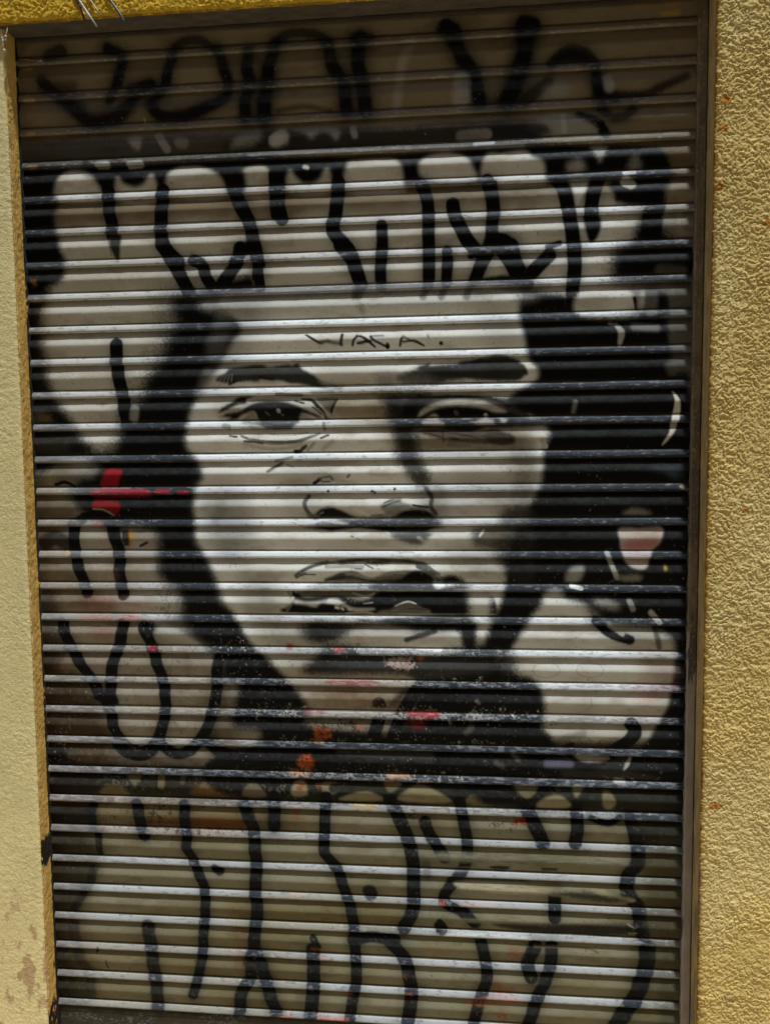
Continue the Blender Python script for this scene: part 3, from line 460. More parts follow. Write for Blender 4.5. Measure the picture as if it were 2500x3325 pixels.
# --- left lower figure outlines (G)
bgw = dict(v=.72)
win('G',[(330,420),(415,400),(440,480),(470,545),(520,600),(560,620),(690,620),(720,700),(740,760),(690,820),(660,900),(650,980),(620,1080),(560,1080),(500,1000),(440,900),(385,800),(350,700),(330,600),(300,560)],.7,12)
win('G',[(480,280),(490,240),(540,215),(620,220),(655,270),(680,350),(690,480),(690,600),(560,600),(510,560),(495,420)],.72,8); win('G',[(740,225),(900,230),(940,300),(930,400),(940,520),(1050,600),(1080,700),(980,760),(920,840),(900,770),(780,620),(750,500),(750,360)],.7,26,.9)
win('G',[(780,780),(830,780),(880,880),(930,960),(950,1080),(970,1250),(950,1400),(900,1520),(760,1500),(700,1400),(690,1250),(700,1080),(740,950),(760,860)],.72,7); win('G',[(920,860),(960,800),(1080,830),(1250,960),(1290,1060),(1285,1180),(1250,1330),(1200,1440),(1140,1530),(1040,1530),(1000,1460),(1010,1300),(1005,1150),(980,1000)],.70,9); win('G',[(1330,1140),(1420,1160),(1400,1280),(1390,1400),(1560,1440),(1480,1550),(1340,1540),(1290,1440),(1310,1300)],.6,16,.9)
poly('G',[(225,1130),(500,1090),(600,1250),(640,1400),(740,1540),(740,1700),(225,1700)],.18,30,.75,tint=(1,.8,.6)); poly('G',[(560,1120),(600,1110),(640,1140),(625,1220)],.6,5)
poly('G',[(225,640),(330,600),(360,720),(400,860),(440,920),(250,1080)],.12,26,.8)
poly('G',[(225,210),(440,230),(420,340),(225,340)],.25,20,.6); S('G',90,(270,300),(330,270),(400,310),v=.05,blur=18,a=.9)
S('G',72,(440,190),(445,300),(455,400),(490,500),(520,600),blur=6); S('G',62,(450,185),(520,145),(590,140),(650,170)); S('G',76,(655,170),(695,290),(715,380),(718,500),(738,610)); S('G',72,(375,780),(405,880),(450,970),(520,1080),(580,1180),(640,1270),(665,1330),(690,1430),(745,1510),(830,1560),(900,1540),(950,1470),(985,1360),(990,1220),(970,1110),(940,1020),(905,910),(860,810),blur=7); S('G',74,(740,790),(720,900),(685,1000),(662,1120),(660,1240)); poly('G',[(560,1240),(620,1180),(690,1200),(700,1280)],0,6)
S('G',70,(960,1500),(1050,1570),(1140,1545),(1230,1440),(1272,1320),(1298,1200),(1300,1080),(1320,980)); S('G',66,(1250,1500),(1330,1570),(1450,1595),(1560,1560),(1680,1545)); poly('G',[(830,770),(930,790),(920,860),(890,860)],0,8)
S('G',22,(740,240),(750,310),v=.02,blur=4); S('G',40,(755,245),(768,300),v=.05,blur=6); cpoly('G',[(768,228),(792,232),(796,275),(785,318),(775,315),(778,270)],(.65,.36,.05),2,1,0); S('G',16,(840,320),(880,300),v=.02,blur=3)
S('G',10,(400,350),(405,385),v=.9,blur=3,tint=(1,.8,.45)); S('G',18,(395,360),(415,365),v=.9,blur=4,tint=(1,.8,.45))
cpoly('G',[(490,640),(700,630),(680,700),(600,710),(510,690)],(.42,.13,.12),20,.55); cpoly('G',[(500,735),(660,735),(660,765),(510,765)],(.55,.2,.17),8,.6); cpoly('G',[(720,735),(840,735),(830,765),(740,765)],(.6,.2,.16),8,.6); cpoly('G',[(560,820),(670,820),(660,880),(570,880)],(.5,.22,.2),16,.5); cpoly('G',[(890,925),(935,925),(930,948),(895,948)],(.55,.02,.06),4,.9); cpoly('G',[(560,170),(620,180),(600,205),(560,200)],(.5,.2,.22),6,.6)
cpoly('G',[(740,650),(880,640),(900,700),(760,720)],(.45,.3,.26),20,.45); cpoly('G',[(560,470),(690,460),(690,520),(580,520)],(.45,.3,.28),20,.35)
flecks('G',[(940,400),(1150,560),(1500,800),(1600,1000),(1650,1250),(1640,1450),(1400,1450),(1330,1150),(1290,950),(900,830),(880,600)],.79,.6,.45)
flecks('G',[(950,480),(1050,560),(1060,700),(960,760)],.56,.3,.8,tint=(1,.7,.6))
flecks('G',[(300,880),(1300,900),(1300,1150),(600,1100)],.73,.02,.7); flecks('G',[(600,1080),(1300,1080),(1250,1500),(800,1500)],.74,.05,.7)
flecks('H',[(-50,980),(200,1000),(330,1250),(300,1450),(-50,1400)],.79,.6,.45); flecks('H',[(1000,1180),(1500,1180),(1600,1480),(1000,1460)],.79,.6,.45); flecks('H',[(-40,900),(1650,930),(1650,980),(-40,960)],.60,.9,.85); flecks('H',[(-40,1100),(1650,1120),(1650,1170),(-40,1150)],.60,.85,.85); flecks('H',[(-40,1290),(1650,1310),(1650,1370),(-40,1340)],.57,.9,.9); flecks('H',[(-40,1470),(1650,1500),(1650,1560),(-40,1520)],.60,.7,.85)
flecks('H',[(820,1010),(900,990),(1010,1010),(1010,1060),(850,1050)],.52,.65,.9,tint=(1,.78,.76),blur=14); cpoly('H',[(1030,985),(1062,985),(1055,1010),(1032,1005)],(.5,.14,.05),3,.9)
cpoly('H',[(480,1130),(700,1128),(800,1140),(700,1158),(500,1148)],(.45,.04,.06),6,.8); cpoly('H',[(960,1320),(1140,1315),(1135,1350),(1000,1345)],(.55,.05,.06),6,.8); cpoly('H',[(970,1365),(1070,1370),(1050,1410),(990,1400)],(.35,.04,.05),12,.7); cpoly('H',[(240,905),(285,915),(270,940),(245,935)],(.5,.05,.08),5,.8); cpoly('H',[(520,930),(590,935),(570,955),(530,950)],(.5,.06,.07),5,.7); cpoly('H',[(660,870),(700,870),(695,890),(665,888)],(.6,.2,.1),8,.6); cpoly('H',[(500,1180),(780,1180),(760,1260),(540,1250)],(.42,.27,.2),30,.5); cpoly('H',[(350,1300),(480,1300),(460,1330),(360,1330)],(.6,.25,.25),10,.5)
OR = (.58,.13,.03)
for pts, cc in (([(400,1395),(500,1420),(505,1470),(440,1480),(395,1450)],OR),([(390,1485),(470,1485),(460,1505),(395,1503)],(.7,.3,.15)),([(650,1395),(695,1390),(680,1415),(655,1415)],(.7,.2,.08)),([(325,1570),(370,1560),(412,1600),(400,1640),(350,1660),(310,1650)],OR),([(430,1545),(450,1555),(440,1565)],OR),([(470,1550),(488,1570),(465,1575)],OR)): cpoly('H',pts,cc,3,.95,rag=14)
cpoly('H',[(820,1620),(990,1620),(985,1655),(830,1655)],(.28,.10,.03),10,.75); flecks('H',[(300,1380),(700,1360),(700,1440),(340,1430)],.55,.02,.9)
S('H',60,(0,1580),(90,1530),v=.25,blur=24,a=.5); S('H',40,(80,1620),(180,1560),v=.3,blur=16,a=.5,br=.6); S('H',9,(165,1610),(205,1575),v=.8,blur=3,tint=(1,.9,.7)); S('H',30,(1250,1575),(1500,1600),v=.22,blur=18,a=.7,br=.6); S('H',30,(1320,1440),(1350,1410),v=.3,blur=14,a=.6,br=.9); S('H',18,(1380,1250),(1395,1262),v=.35,blur=8,a=.8,br=.6)
# --- lower band, J/K/L
poly('J',[(225,10),(500,30),(740,60),(1250,70),(1670,50),(1670,330),(900,310),(500,300),(225,290)],.0,16,.9); poly('J',[(440,20),(760,10),(900,80),(1000,60),(1240,50),(1340,70),(1600,80),(1200,112),(600,100),(420,70)],.62,12,.75)
S('J',66,(700,-10),(770,40),(850,58),(920,20)); S('J',60,(960,-5),(1060,45),(1150,25)); S('J',62,(1240,-20),(1330,35),(1460,58),(1600,30))
poly('J',[(600,300),(605,262),(650,228),(720,240),(775,300)],.62,9,.9,tint=(1,.93,.8)); poly('J',[(755,175),(845,178),(812,245)],.6,6,.9,c=False); S('J',42,(965,190),(968,235),v=.6,blur=6,a=.9,tint=(1,.95,.8)); cpoly('J',[(1145,290),(1200,225),(1290,218),(1370,290)],(.30,.17,.06),10,.9); cpoly('J',[(1450,300),(1500,240),(1560,235),(1610,300)],(.38,.3,.2),10,.85); S('J',30,(1095,180),(1095,215),v=.4,blur=8,a=.7)
flecks('J',[(560,170),(900,170),(900,260),(560,250)],.60,.6,.85,tint=(.85,.95,1.1)); flecks('J',[(1100,180),(1670,190),(1670,290),(1200,300)],.62,.45,.85)
poly('K',[(-60,10),(1670,20),(1670,330),(-60,310)],.0,8,.95)
for pts, vv in (([(-20,300),(0,235),(60,225),(120,300)],.4),([(275,295),(285,225),(345,215),(365,290)],.8),([(450,225),(570,232),(495,302)],.75),([(560,325),(640,280),(740,270),(830,325)],.7),([(830,215),(930,225),(862,275)],.6),([(915,325),(980,252),(1090,245),(1230,335)],.75),([(1310,335),(1365,285),(1432,345)],.6)): poly('K',pts,vv,6,.93,tint=(1,.95,.85))
S('K',50,(520,250),(640,240),(800,240),v=.06,blur=8); S('K',50,(560,30),(1100,60),v=.15,blur=24,a=.5,br=.7)
flecks('K',[(0,200),(400,200),(400,300),(0,300)],.66,.5,.8); flecks('K',[(-20,130),(1670,170),(1670,230),(-20,190)],.60,.6,.8,tint=(1,.95,.9)); flecks('K',[(1550,40),(1663,40),(1663,110),(1600,110)],.5,.5,.8,tint=(1,.9,.7),blur=20)
cpoly('K',[(330,55),(370,45),(412,90),(395,130),(320,135),(310,100)],OR,3,.95,rag=14); cpoly('K',[(270,140),(380,138),(375,178),(272,175)],(.7,.38,.2),6,.85,rag=12); cpoly('K',[(285,225),(320,205),(355,220),(340,265),(300,270)],OR,3,.9,rag=16); cpoly('K',[(420,225),(455,232),(440,255),(425,250)],(.65,.2,.08),3,.9,rag=10); cpoly('K',[(285,385),(320,382),(315,430),(295,435)],OR,5,.85,rag=10); cpoly('K',[(850,165),(965,168),(960,190),(855,190)],(.6,.34,.2),6,.7); cpoly('K',[(825,215),(880,210),(860,240),(830,238)],(.65,.22,.08),6,.8); cpoly('K',[(640,350),(775,350),(770,372),(650,370)],(.5,.36,.14),5,.7)
flecks('J',[(300,290),(1500,300),(1500,350),(300,345)],.56,.30,.95,tint=(1,.62,.5)); flecks('J',[(300,470),(1480,490),(1480,540),(300,520)],.56,.3,.95,tint=(1,.62,.5))
cpoly('J',[(225,340),(540,340),(580,470),(540,480),(225,475)],(.022,.011,.006),16,.97); cpoly('J',[(225,296),(640,298),(640,345),(225,340)],(.13,.075,.065),8,.9); cpoly('J',[(225,472),(590,480),(600,522),(225,515)],(.12,.06,.055),8,.9); cpoly('J',[(290,150),(560,160),(540,290),(290,280)],(.03,.018,.010),20,.9)
cpoly('J',[(870,440),(1090,440),(1090,475),(870,470)],(.20,.075,.008),10,.97); cpoly('J',[(1140,425),(1460,435),(1470,492),(1140,487)],(.30,.12,.012),12,.97); cpoly('J',[(870,415),(1090,415),(1090,445),(870,440)],(.42,.27,.10),10,.7); flecks('J',[(880,380),(1050,380),(1050,460),(880,450)],.56,.05,.9,tint=(1,.5,.3)); flecks('J',[(1050,480),(1480,490),(1480,530),(1050,525)],.5,.2,.9,tint=(1,.5,.4)); flecks('J',[(620,380),(900,380),(900,460),(620,460)],.66,.1,.9)
flecks('J',[(290,100),(900,100),(900,170),(290,165)],.58,.3,.9,tint=(1,.7,.62)); flecks('G',[(270,1330),(500,1350),(450,1500),(280,1500)],.6,.35,.8,tint=(1,.75,.45))
# strokes
for tl, ww, pts in (('J',55,((560,340),(548,400),(552,470))),('J',42,((575,510),(592,560),(598,640))),('J',70,((818,345),(835,410),(845,480))),('J',56,((850,535),(870,545))),('J',66,((1105,350),(1110,500))),
    ('J',62,((1125,530),(1118,600),(1150,665),(1180,740),(1222,840),(1232,960),(1222,1110),(1215,1250),(1192,1370),(1160,1490))),('J',74,((1460,350),(1490,420),(1520,500),(1530,620),(1538,720),(1530,880),(1545,980),(1530,1100),(1520,1250),(1500,1390),(1450,1480),(1440,1600))),
    ('J',70,((1545,1260),(1590,1400),(1620,1500),(1665,1610))),('J',62,((1640,370),(1640,490))),
    ('K',72,((168,340),(168,480))),('K',66,((480,300),(472,400),(470,500),(465,620),(495,675),(548,745),(590,870),(622,960),(642,1060),(652,1180),(656,1290),(660,1400),(642,1500),(620,1640))),
    ('K',78,((860,320),(920,440),(968,560),(1000,700),(1002,850),(1000,980),(945,1090))),('K',66,((1280,330),(1308,480),(1326,600),(1310,720),(1245,810),(1190,890),(1200,950),(1290,990),(1370,1065))),
    ('K',70,((1070,455),(1105,540),(1190,670))),('K',68,((1405,1165),(1432,1280),(1442,1400),(1395,1540),(1365,1663))),('K',80,((398,1215),(402,1320),(402,1440),(385,1620))),('K',78,((870,1180),(950,1280),(980,1400),(990,1500),(968,1663))),
    ('K',70,((640,1160),(760,1140),(890,1165))),('K',72,((95,1320),(130,1450),(185,1620))),('K',60,((5,1300),(30,1250),(70,1250))),('K',40,((400,1150),(430,1200))),
    ('L',80,((190,340),(240,450),(275,520),(300,580))),('L',74,((500,370),(508,480),(495,580))),('L',44,((590,430),(690,462),(760,430))),('L',80,((830,430),(862,560),(872,690),(822,760),(802,850),(835,920),(872,965),(885,1060),(900,1130))),
    ('L',72,((372,890),(372,1030))),('L',78,((255,1200),(210,1300),(230,1385))),('L',72,((352,1200),(345,1320),(300,1440),(258,1540),(215,1670))),('L',92,((930,1210),(920,1330),(890,1420),(850,1520),(790,1600),(740,1670)))):
    stroke(tl, ww*1.06, pts, .0, 7, 1., halo=1.5)
poly('J',[(225,540),(540,530),(600,650),(540,850),(440,1000),(400,1100),(440,1300),(540,1560),(225,1560)],.10,40,.9,tint=(1,.9,.75)); S('J',55,(560,740),(540,820),(490,900),(440,980),blur=16,a=.85); S('J',80,(440,1070),(470,1250),(530,1360),(545,1480),blur=26,a=.7)
S('J',88,(888,1075),(905,1200),(922,1330),(940,1450),(950,1600),blur=16,a=.95); S('J',62,(1290,735),(1315,750),blur=12); S('K',86,(738,868),(745,885),blur=10,a=.95); S('K',76,(1162,1080),(1170,1095),blur=8); S('K',36,(1160,1050),(1165,1090),blur=5); S('K',60,(1080,715),(1090,780),blur=20,a=.55); S('K',40,(1500,735),(1540,738),blur=8,a=.6)
poly('L',[(-60,10),(1170,10),(1170,400),(900,450),(720,400),(-60,350)],.0,12,.93)
for pts, vv in (([(130,235),(270,238),(205,312)],.5),([(275,370),(290,318),(380,290),(440,315),(460,365)],.75),([(480,235),(545,240),(500,305)],.55),([(665,275),(712,285),(738,335),(705,385),(660,355)],.6),([(495,50),(700,70),(640,92),(540,90)],.6)): poly('L',pts,vv,6,.93,tint=(1,.95,.85))
S('L',45,(330,105),(460,105),v=.25,blur=18,a=.8,tint=(.8,.75,1.25)); S('L',22,(830,70),(785,140),v=.55,blur=5,taper=.6); S('L',24,(120,50),(150,80),v=.3,blur=16,a=.6,br=.9); S('L',30,(20,100),(60,120),v=.2,blur=14,a=.6); flecks('L',[(300,185),(1000,200),(1000,250),(300,230)],.6,.6,.85,tint=(.88,.9,1.15)); S('L',30,(740,205),(780,212),v=.9,blur=10,a=.7,br=.5); flecks('L',[(150,380),(1100,400),(1100,440),(150,420)],.62,.6,.8)
poly('L',[(870,440),(1170,430),(1170,600),(900,600)],.03,16,.93); poly('L',[(930,640),(1170,620),(1170,1660),(1000,1660),(990,1200),(930,1100)],.22,22,.8,tint=(1,.95,.85))
# dry brush swipes
poly('L',[(-300,640),(300,650),(700,680),(820,710),(700,720),(300,700),(-300,690)],.55,8,.85,tint=(.92,.97,1.06),br=.7)
S('L',34,(-350,740),(-40,735),(100,725),v=.35,blur=10,a=.5); S('L',18,(300,738),(380,740),blur=6,a=.8); S('L',18,(-10,728),(90,732),blur=6,a=.9)
poly('K',[(1240,790),(1663,800),(1663,818),(1260,812)],.08,4,.85,br=.8); poly('K',[(1255,815),(1480,820),(1663,830),(1663,880),(1480,868),(1290,850)],.95,6,.9,br=.35)
poly('L',[(-10,830),(300,850),(640,860),(700,890),(840,910),(840,935),(700,935),(540,920),(300,890),(-10,880)],.95,6,.9,br=.35); poly('L',[(330,875),(560,865),(700,900),(830,925),(700,940),(520,915)],.05,8,.9,br=.8); S('L',9,(600,860),(700,890),(790,915),v=.7,blur=3,a=.8,br=.5); S('L',9,(700,850),(790,880),v=.6,blur=3,a=.6)
poly('L',[(0,1060),(400,1070),(780,1060),(850,1080),(868,1120),(800,1140),(500,1140),(150,1110)],.02,8,.93,br=.9); S('L',8,(810,1065),(850,1090),v=.8,blur=2); S('L',8,(815,1125),(862,1126),v=.8,blur=2,tint=(1,.9,.7)); S('L',26,(-200,1045),(200,1050),v=.6,blur=10,a=.7,br=.7); poly('K',[(1480,1000),(1663,1030),(1663,1060),(1470,1040)],.5,8,.6,br=.8)
poly('K',[(1200,1150),(1290,1115),(1663,1140),(1663,1165)],.95,4,.8,br=.3); S('L',12,(250,1205),(420,1208),(570,1218),(630,1240),v=.3,blur=4,a=.9,tint=(1,.85,.5))
# reddish remains
for tl, pts, cc, aa in (('L',[(125,435),(200,440),(195,460),(130,470)],(.6,.02,.03),.9),('L',[(90,1220),(180,1230),(130,1290),(60,1290)],(.5,.14,.12),.5),('L',[(0,1420),(140,1450),(120,1490),(0,1490)],(.45,.1,.07),.6),('L',[(-160,1510),(130,1520),(120,1560),(-160,1560)],(.7,.3,.27),.6),('L',[(300,1545),(380,1550),(370,1565),(310,1562)],(.7,.2,.15),.7),('L',[(20,1600),(90,1600),(80,1640),(30,1640)],(.5,.12,.1),.6),
    ('J',[(1290,895),(1390,890),(1380,915),(1300,915)],(.65,.3,.27),.7),('J',[(1350,960),(1420,960),(1410,1040),(1360,1030)],(.42,.2,.16),.4),('J',[(1390,1060),(1470,1080),(1470,1380),(1400,1370)],(.38,.22,.17),.4),('J',[(1060,1300),(1140,1310),(1120,1360),(1060,1350)],(.4,.24,.18),.35),
    ('K',[(270,880),(360,885),(340,910),(280,905)],(.65,.42,.36),.5),('K',[(390,1210),(440,1215),(435,1235),(390,1232)],(.6,.14,.04),.85),('K',[(440,1265),(490,1270),(480,1295),(450,1290)],(.7,.3,.2),.7),('K',[(1160,930),(1205,930),(1200,955),(1170,950)],(.7,.2,.12),.85),('K',[(1265,935),(1500,950),(1480,970),(1280,960)],(.75,.45,.42),.5),('K',[(1050,1210),(1190,1200),(1300,1230),(1150,1250)],(.5,.25,.22),.4),
    ('K',[(1560,1200),(1663,1190),(1663,1290),(1600,1280)],(.45,.2,.18),.45),('K',[(1420,1500),(1663,1510),(1663,1550),(1440,1540)],(.75,.28,.25),.6),('K',[(1480,1400),(1540,1400),(1530,1500),(1480,1490)],(.5,.12,.09),.5),('K',[(1500,1600),(1570,1600),(1560,1660),(1510,1660)],(.5,.1,.07),.6),('K',[(190,1615),(270,1610),(265,1640),(200,1645)],(.75,.2,.15),.8),('K',[(430,1620),(620,1635),(610,1663),(430,1660)],(.75,.16,.09),.85),('K',[(940,1370),(960,1370),(955,1400)],(.7,.18,.08),.9),('K',[(965,1480),(1000,1490),(990,1515),(970,1510)],(.7,.2,.12),.85),('K',[(370,1460),(400,1465),(395,1480)],(.7,.25,.2),.8),('K',[(590,1475),(640,1485),(630,1498),(600,1495)],(.7,.25,.2),.8),
    ('K',[(1605,440),(1663,440),(1663,465),(1610,470)],(.6,.02,.03),.9),('I',[(300,430),(380,432),(380,440),(300,440)],(.5,.2,.2),.0)): cpoly(tl,pts,cc,6,aa,rag=12)
flecks('K',[(900,410),(1020,400),(1020,440),(920,450)],.55,.02,.9,blur=16); flecks('K',[(1400,400),(1663,430),(1663,540),(1420,520)],.66,.02,.9); flecks('K',[(1350,340),(1663,380),(1663,420),(1350,380)],.66,.02,.9)
for q in ((355,690),(372,700),(390,695),(405,692),(345,705)): S('I',9,(q[0]+5,q[1]+690),(q[0]+8,q[1]+693),v=.01,blur=3)
for q in ((620,1382),(632,1384),(645,1386),(612,1392),(628,1396),(672,1390)): S('J',9,q,(q[0]+3,q[1]+6),v=.02,blur=3)
S('J',8,(637,1285),(640,1310),(648,1335),v=.01,blur=2); S('J',20,(578,1240),(588,1205),v=.03,blur=3,taper=.4); S('J',12,(430,1195),(436,1200),v=.9,blur=3,tint=(1,.95,.6))
for q in ((150,405),(170,600),(180,800),(185,998)): cpoly('A',[(q[0]-22,q[1]-2),(q[0]+10,q[1]-8),(q[0]+36,q[1]-8),(q[0]+28,q[1]+6),(q[0]-20,q[1]+6)],(.5,.32,.12),2,.9,8)
cpoly('D',[(186,200),(225,198),(222,238),(190,240)],(.42,.25,.12),4,.9,10,c=False); cpoly('D',[(186,325),(255,320),(250,332),(195,335)],(.6,.48,.3),3,.9); cpoly('D',[(225,1010),(310,1005),(280,1060),(240,1045)],(.3,.2,.09),6,.6,14); cpoly('C',[(820,20),(1100,-10),(1110,20),(830,40)],(.32,.17,.03),8,.7); cpoly('C',[(1010,70),(1120,60),(1115,80),(1020,84)],(.45,.26,.04),4,.8)
cpoly('D',[(600,940),(630,938),(625,955),(604,955)],(.45,.25,.08),5,.7); cpoly('I',[(1028,438),(1038,436),(1040,462),(1030,466)],(.6,.45,.1),2,.95,0); cpoly('F',[(1130,1435),(1146,1435),(1146,1455),(1130,1453)],(.6,.45,.3),3,.9,4)
for q in (((865,712),(870,735)),): S('A',9,*q,v=.7,blur=2,tint=(1,.7,.2))
def grime(tile, pts, mul, blur=60, a=1., mott=.5):
    u = uscale(tile); p = smooth_path(P(tile, pts), True); b = blur*u; sl = bbox(p, 2.5*b); X = CXg[sl]; Z = CZg[sl]
    ins = np.zeros(X.shape, bool); q = np.roll(p, -1, 0)
    for (x1, z1), (x2, z2) in zip(p, q):
        if z1 == z2: continue
        ins ^= ((z1 > Z) != (z2 > Z)) & (X < (x2-x1)*(Z-z1)/(z2-z1)+x1)
    m = gauss(ins.astype(np.float32), b/CS)*a; m = np.clip(m*(1-mott+2*mott*(.5*big[sl]+.5*mid[sl])), 0, 1)
    canvas[sl] *= (1-m[..., None])+m[..., None]*np.asarray(mul, np.float32)
grime('G',[(220,380),(500,500),(900,800),(1300,1000),(1350,1620),(220,1620)],(.52,.46,.38),60)
grime('G',[(200,900),(420,1000),(600,1300),(700,1640),(200,1640)],(.35,.27,.18),70)
grime('D',[(120,-400),(300,-400),(280,500),(330,900),(420,1200),(430,1663),(120,1663)],(.55,.50,.42),50)
grime('G',[(220,-100),(700,-50),(950,500),(300,700),(220,600)],(.66,.60,.52),70)
grime('H',[(-100,1000),(500,1050),(1100,1150),(1600,1400),(1600,1660),(-100,1660)],(.6,.55,.5),60)
grime('I',[(800,780),(1150,780),(1150,1600),(900,1500),(980,1200)],(.62,.58,.55),60)
grime('I',[(300,1250),(900,1300),(850,1640),(250,1600)],(.72,.68,.64),60)
grime('L',[(860,500),(1170,480),(1170,1660),(900,1660)],(.62,.6,.5),70); grime('J',[(225,500),(620,520),(520,900),(480,1560),(225,1560)],(.5,.45,.36),70)
grime('C',[(820,900),(1210,860),(1210,1663),(900,1500)],(.6,.56,.5),60)
# soft grey sprayed modelling of the face
grime('E',[(-150,330),(120,320),(0,640),(-180,900),(-300,1000)],(.55,.55,.56),70); grime('E',[(1350,300),(1600,300),(1640,620),(1450,600)],(.72,.72,.73),60)
grime('E',[(430,700),(900,760),(860,880),(520,880)],(.74,.72,.68),50); grime('E',[(500,900),(860,880),(880,1060),(560,1060)],(.55,.50,.42),36); grime('m',[(380,320),(1300,300),(1640,330),(1560,560),(1000,520),(420,560)],(.7,.68,.63),40); grime('E',[(960,1080),(1650,1080),(1600,1240),(1040,1240)],(.55,.52,.48),30)
grime('E',[(200,1330),(520,1300),(420,1650),(250,1650)],(.72,.72,.71),60); grime('G',[(1230,60),(1420,60),(1480,330),(1320,420)],(.68,.68,.69),50); grime('G',[(1420,560),(1663,560),(1750,900),(1560,860)],(.7,.69,.67),60)
grime('E',[(1080,1460),(1640,1420),(1680,1600),(1300,1660),(1120,1640)],(.7,.7,.71),60); grime('H',[(1180,330),(1560,300),(1620,560),(1500,560),(1250,470)],(.55,.53,.5),50)
grime('H',[(60,780),(500,800),(520,1080),(300,1100)],(.62,.61,.59),60); grime('H',[(480,300),(900,280),(950,340),(460,350)],(.75,.74,.72),30); grime('H',[(-60,450),(200,440),(180,740),(0,760)],(.78,.77,.75),50)
grime('H',[(560,1110),(1000,1110),(900,1300),(380,1290)],(.72,.66,.6),50)
# white nicks everywhere on the black, small dark specks on the pale
lum = canvas.mean(-1); dense = sstep(1.5, .3, CZg)*.05
n1 = fbm(CXg*260, CZg*230, 2, 41); n2 = fbm(CXg*9, CZg*9, 3, 45)
chip = sstep(.875, .90, n1+dense*.9+(n2-.5)*.30-.05*sstep(1.2,1.6,CZg))*(lum < .12)
blend((slice(None), slice(None)), (chip*.45).astype(np.float32), tone(.7))
n1 = fbm(CXg*280, CZg*260, 2, 51); chip = sstep(.86, .885, n1+dense*.5+(n2-.5)*.2)*(lum > .2)
blend((slice(None), slice(None)), (chip*.7).astype(np.float32), tone(.05))
grime('E',[(1560,1240),(1720,1180),(1760,1400),(1680,1640),(1500,1640),(1620,1450)],(.45,.44,.42),36); grime('H',[(1480,300),(1700,200),(1700,700),(1560,700),(1600,480)],(.35,.33,.3),40)
grime('H',[(300,770),(1000,780),(1300,780),(1100,850),(600,850),(420,900)],(.55,.53,.5),40); grime('E',[(1030,1440),(1200,1440),(1180,1660),(1090,1660)],(.5,.49,.47),34)
grime('J',[(225,250),(1670,330),(1670,520),(225,500)],(.72,.62,.48),50); grime('K',[(-20,330),(1670,360),(1670,460),(-20,430)],(.85,.80,.72),50)
grime('J',[(225,1100),(1670,1150),(1670,1660),(225,1660)],(.80,.75,.66),90); grime('K',[(0,900),(900,950),(900,1100),(0,1080)],(.7,.62,.42),60)
S('o',20,(230,205),(340,160),(550,122),(700,108),(900,100),(1250,128),(1340,150),(1420,220),(1500,285),v=.06,blur=7,a=.75,br=.5,halo=0); S('o',14,(430,295),(620,262),(860,300),(1040,290),v=.03,blur=6,a=.8)
grime('r',[(-100,420),(1500,420),(1620,760),(1300,1000),(100,980)],(.62,.58,.53),60); grime('E',[(1250,1290),(1700,1250),(1720,1560),(1300,1560)],(.80,.79,.77),70); grime('E',[(-300,1450),(-60,1400),(60,1700),(-120,1900),(-260,1700)],(.66,.66,.67),60)
grime('A',[(300,1000),(1670,960),(1670,1663),(300,1663)],(.80,.77,.72),60,mott=.8); grime('B',[(0,960),(1670,920),(1670,1663),(0,1663)],(.84,.81,.77),60,mott=.8); grime('D',[(250,100),(1000,100),(900,700),(600,1150),(300,800)],(.80,.77,.72),60,mott=.8)
canvas *= (1+.10*(big-.5)+.10*(mid-.5))[..., None]

def sample(x, z):
    fx = np.clip((x-X0)/CS-.5, 0, NX-1.001); fz = np.clip((z-Z0)/CS-.5, 0, NZ-1.001)
    xi = fx.astype(int); zi = fz.astype(int); tx = (fx-xi)[:, None]; tz = (fz-zi)[:, None]
    return (canvas[zi, xi]*(1-tx)+canvas[zi, xi+1]*tx)*(1-tz)+(canvas[zi+1, xi]*(1-tx)+canvas[zi+1, xi+1]*tx)*tz

# ------------------------------------------------------------------ roller shutter
GND = 2.52                                    # height of the first ridge above the pavement
DZ = [.0054,.0015,-.0011,-.0006,-.0025,-.0013,-.0007,.0012,.0011,.0011,.0005,.0004,.0001,.0006,-.0002,-.0001,-.001,-.0011,-.0018,-.002,-.0017,-.0018,-.0013,.0003,-.0002,-.0018,.0004,.0017,.0015,.0013,.0012]
# slat profile: fraction of a slat below the ridge top, distance out of the wall (m)
PROF = [(0,-.0036),(.010,-.0022),(.03,-.0010),(.07,.0005),(.11,.0017),(.145,.0023),(.165,.0021),(.195,.0006),(.21,-.0028),(.217,-.0062),(.24,-.0070),(.29,-.0052),(.36,-.0034),(.44,-.0012),(.50,.0008),(.55,.0020),(.59,.0024),(.63,.0019),(.70,.0006),(.78,-.0010),(.85,-.0023),(.90,-.0031),(.925,-.0050),(.945,-.0060),(.96,-.0052),(.98,-.0046)]
SUB = 2
ts = []; ds = []
pt = np.array(PROF+[(1.0,-.0035)])
for i in range(len(PROF)):
    for k_ in range(SUB):
        f = k_/SUB; t = pt[i,0]*(1-f)+pt[i+1,0]*f; ts.append(t)
ts = np.array(ts); ds = np.interp(ts, pt[:,0], pt[:,1]); ds = .25*np.roll(ds,1)+.5*ds+.25*np.roll(ds,-1)
PT = .08
tops = [GND-i*PT+d+.0085 for i, d in enumerate(DZ)]
tops = [tops[0]+PT]+tops
rz = []; ry = []; ph = []; ri = []
for i in range(len(tops)-1):
    h = tops[i]-tops[i+1]
    for t, d in zip(ts, ds): rz.append(tops[i]-t*h); ry.append(-d); ph.append(t); ri.append(i)
for t, d in zip(ts, ds):
    if t < .24: rz.append(tops[-1]-t*PT); ry.append(-d); ph.append(t); ri.append(len(tops)-1)
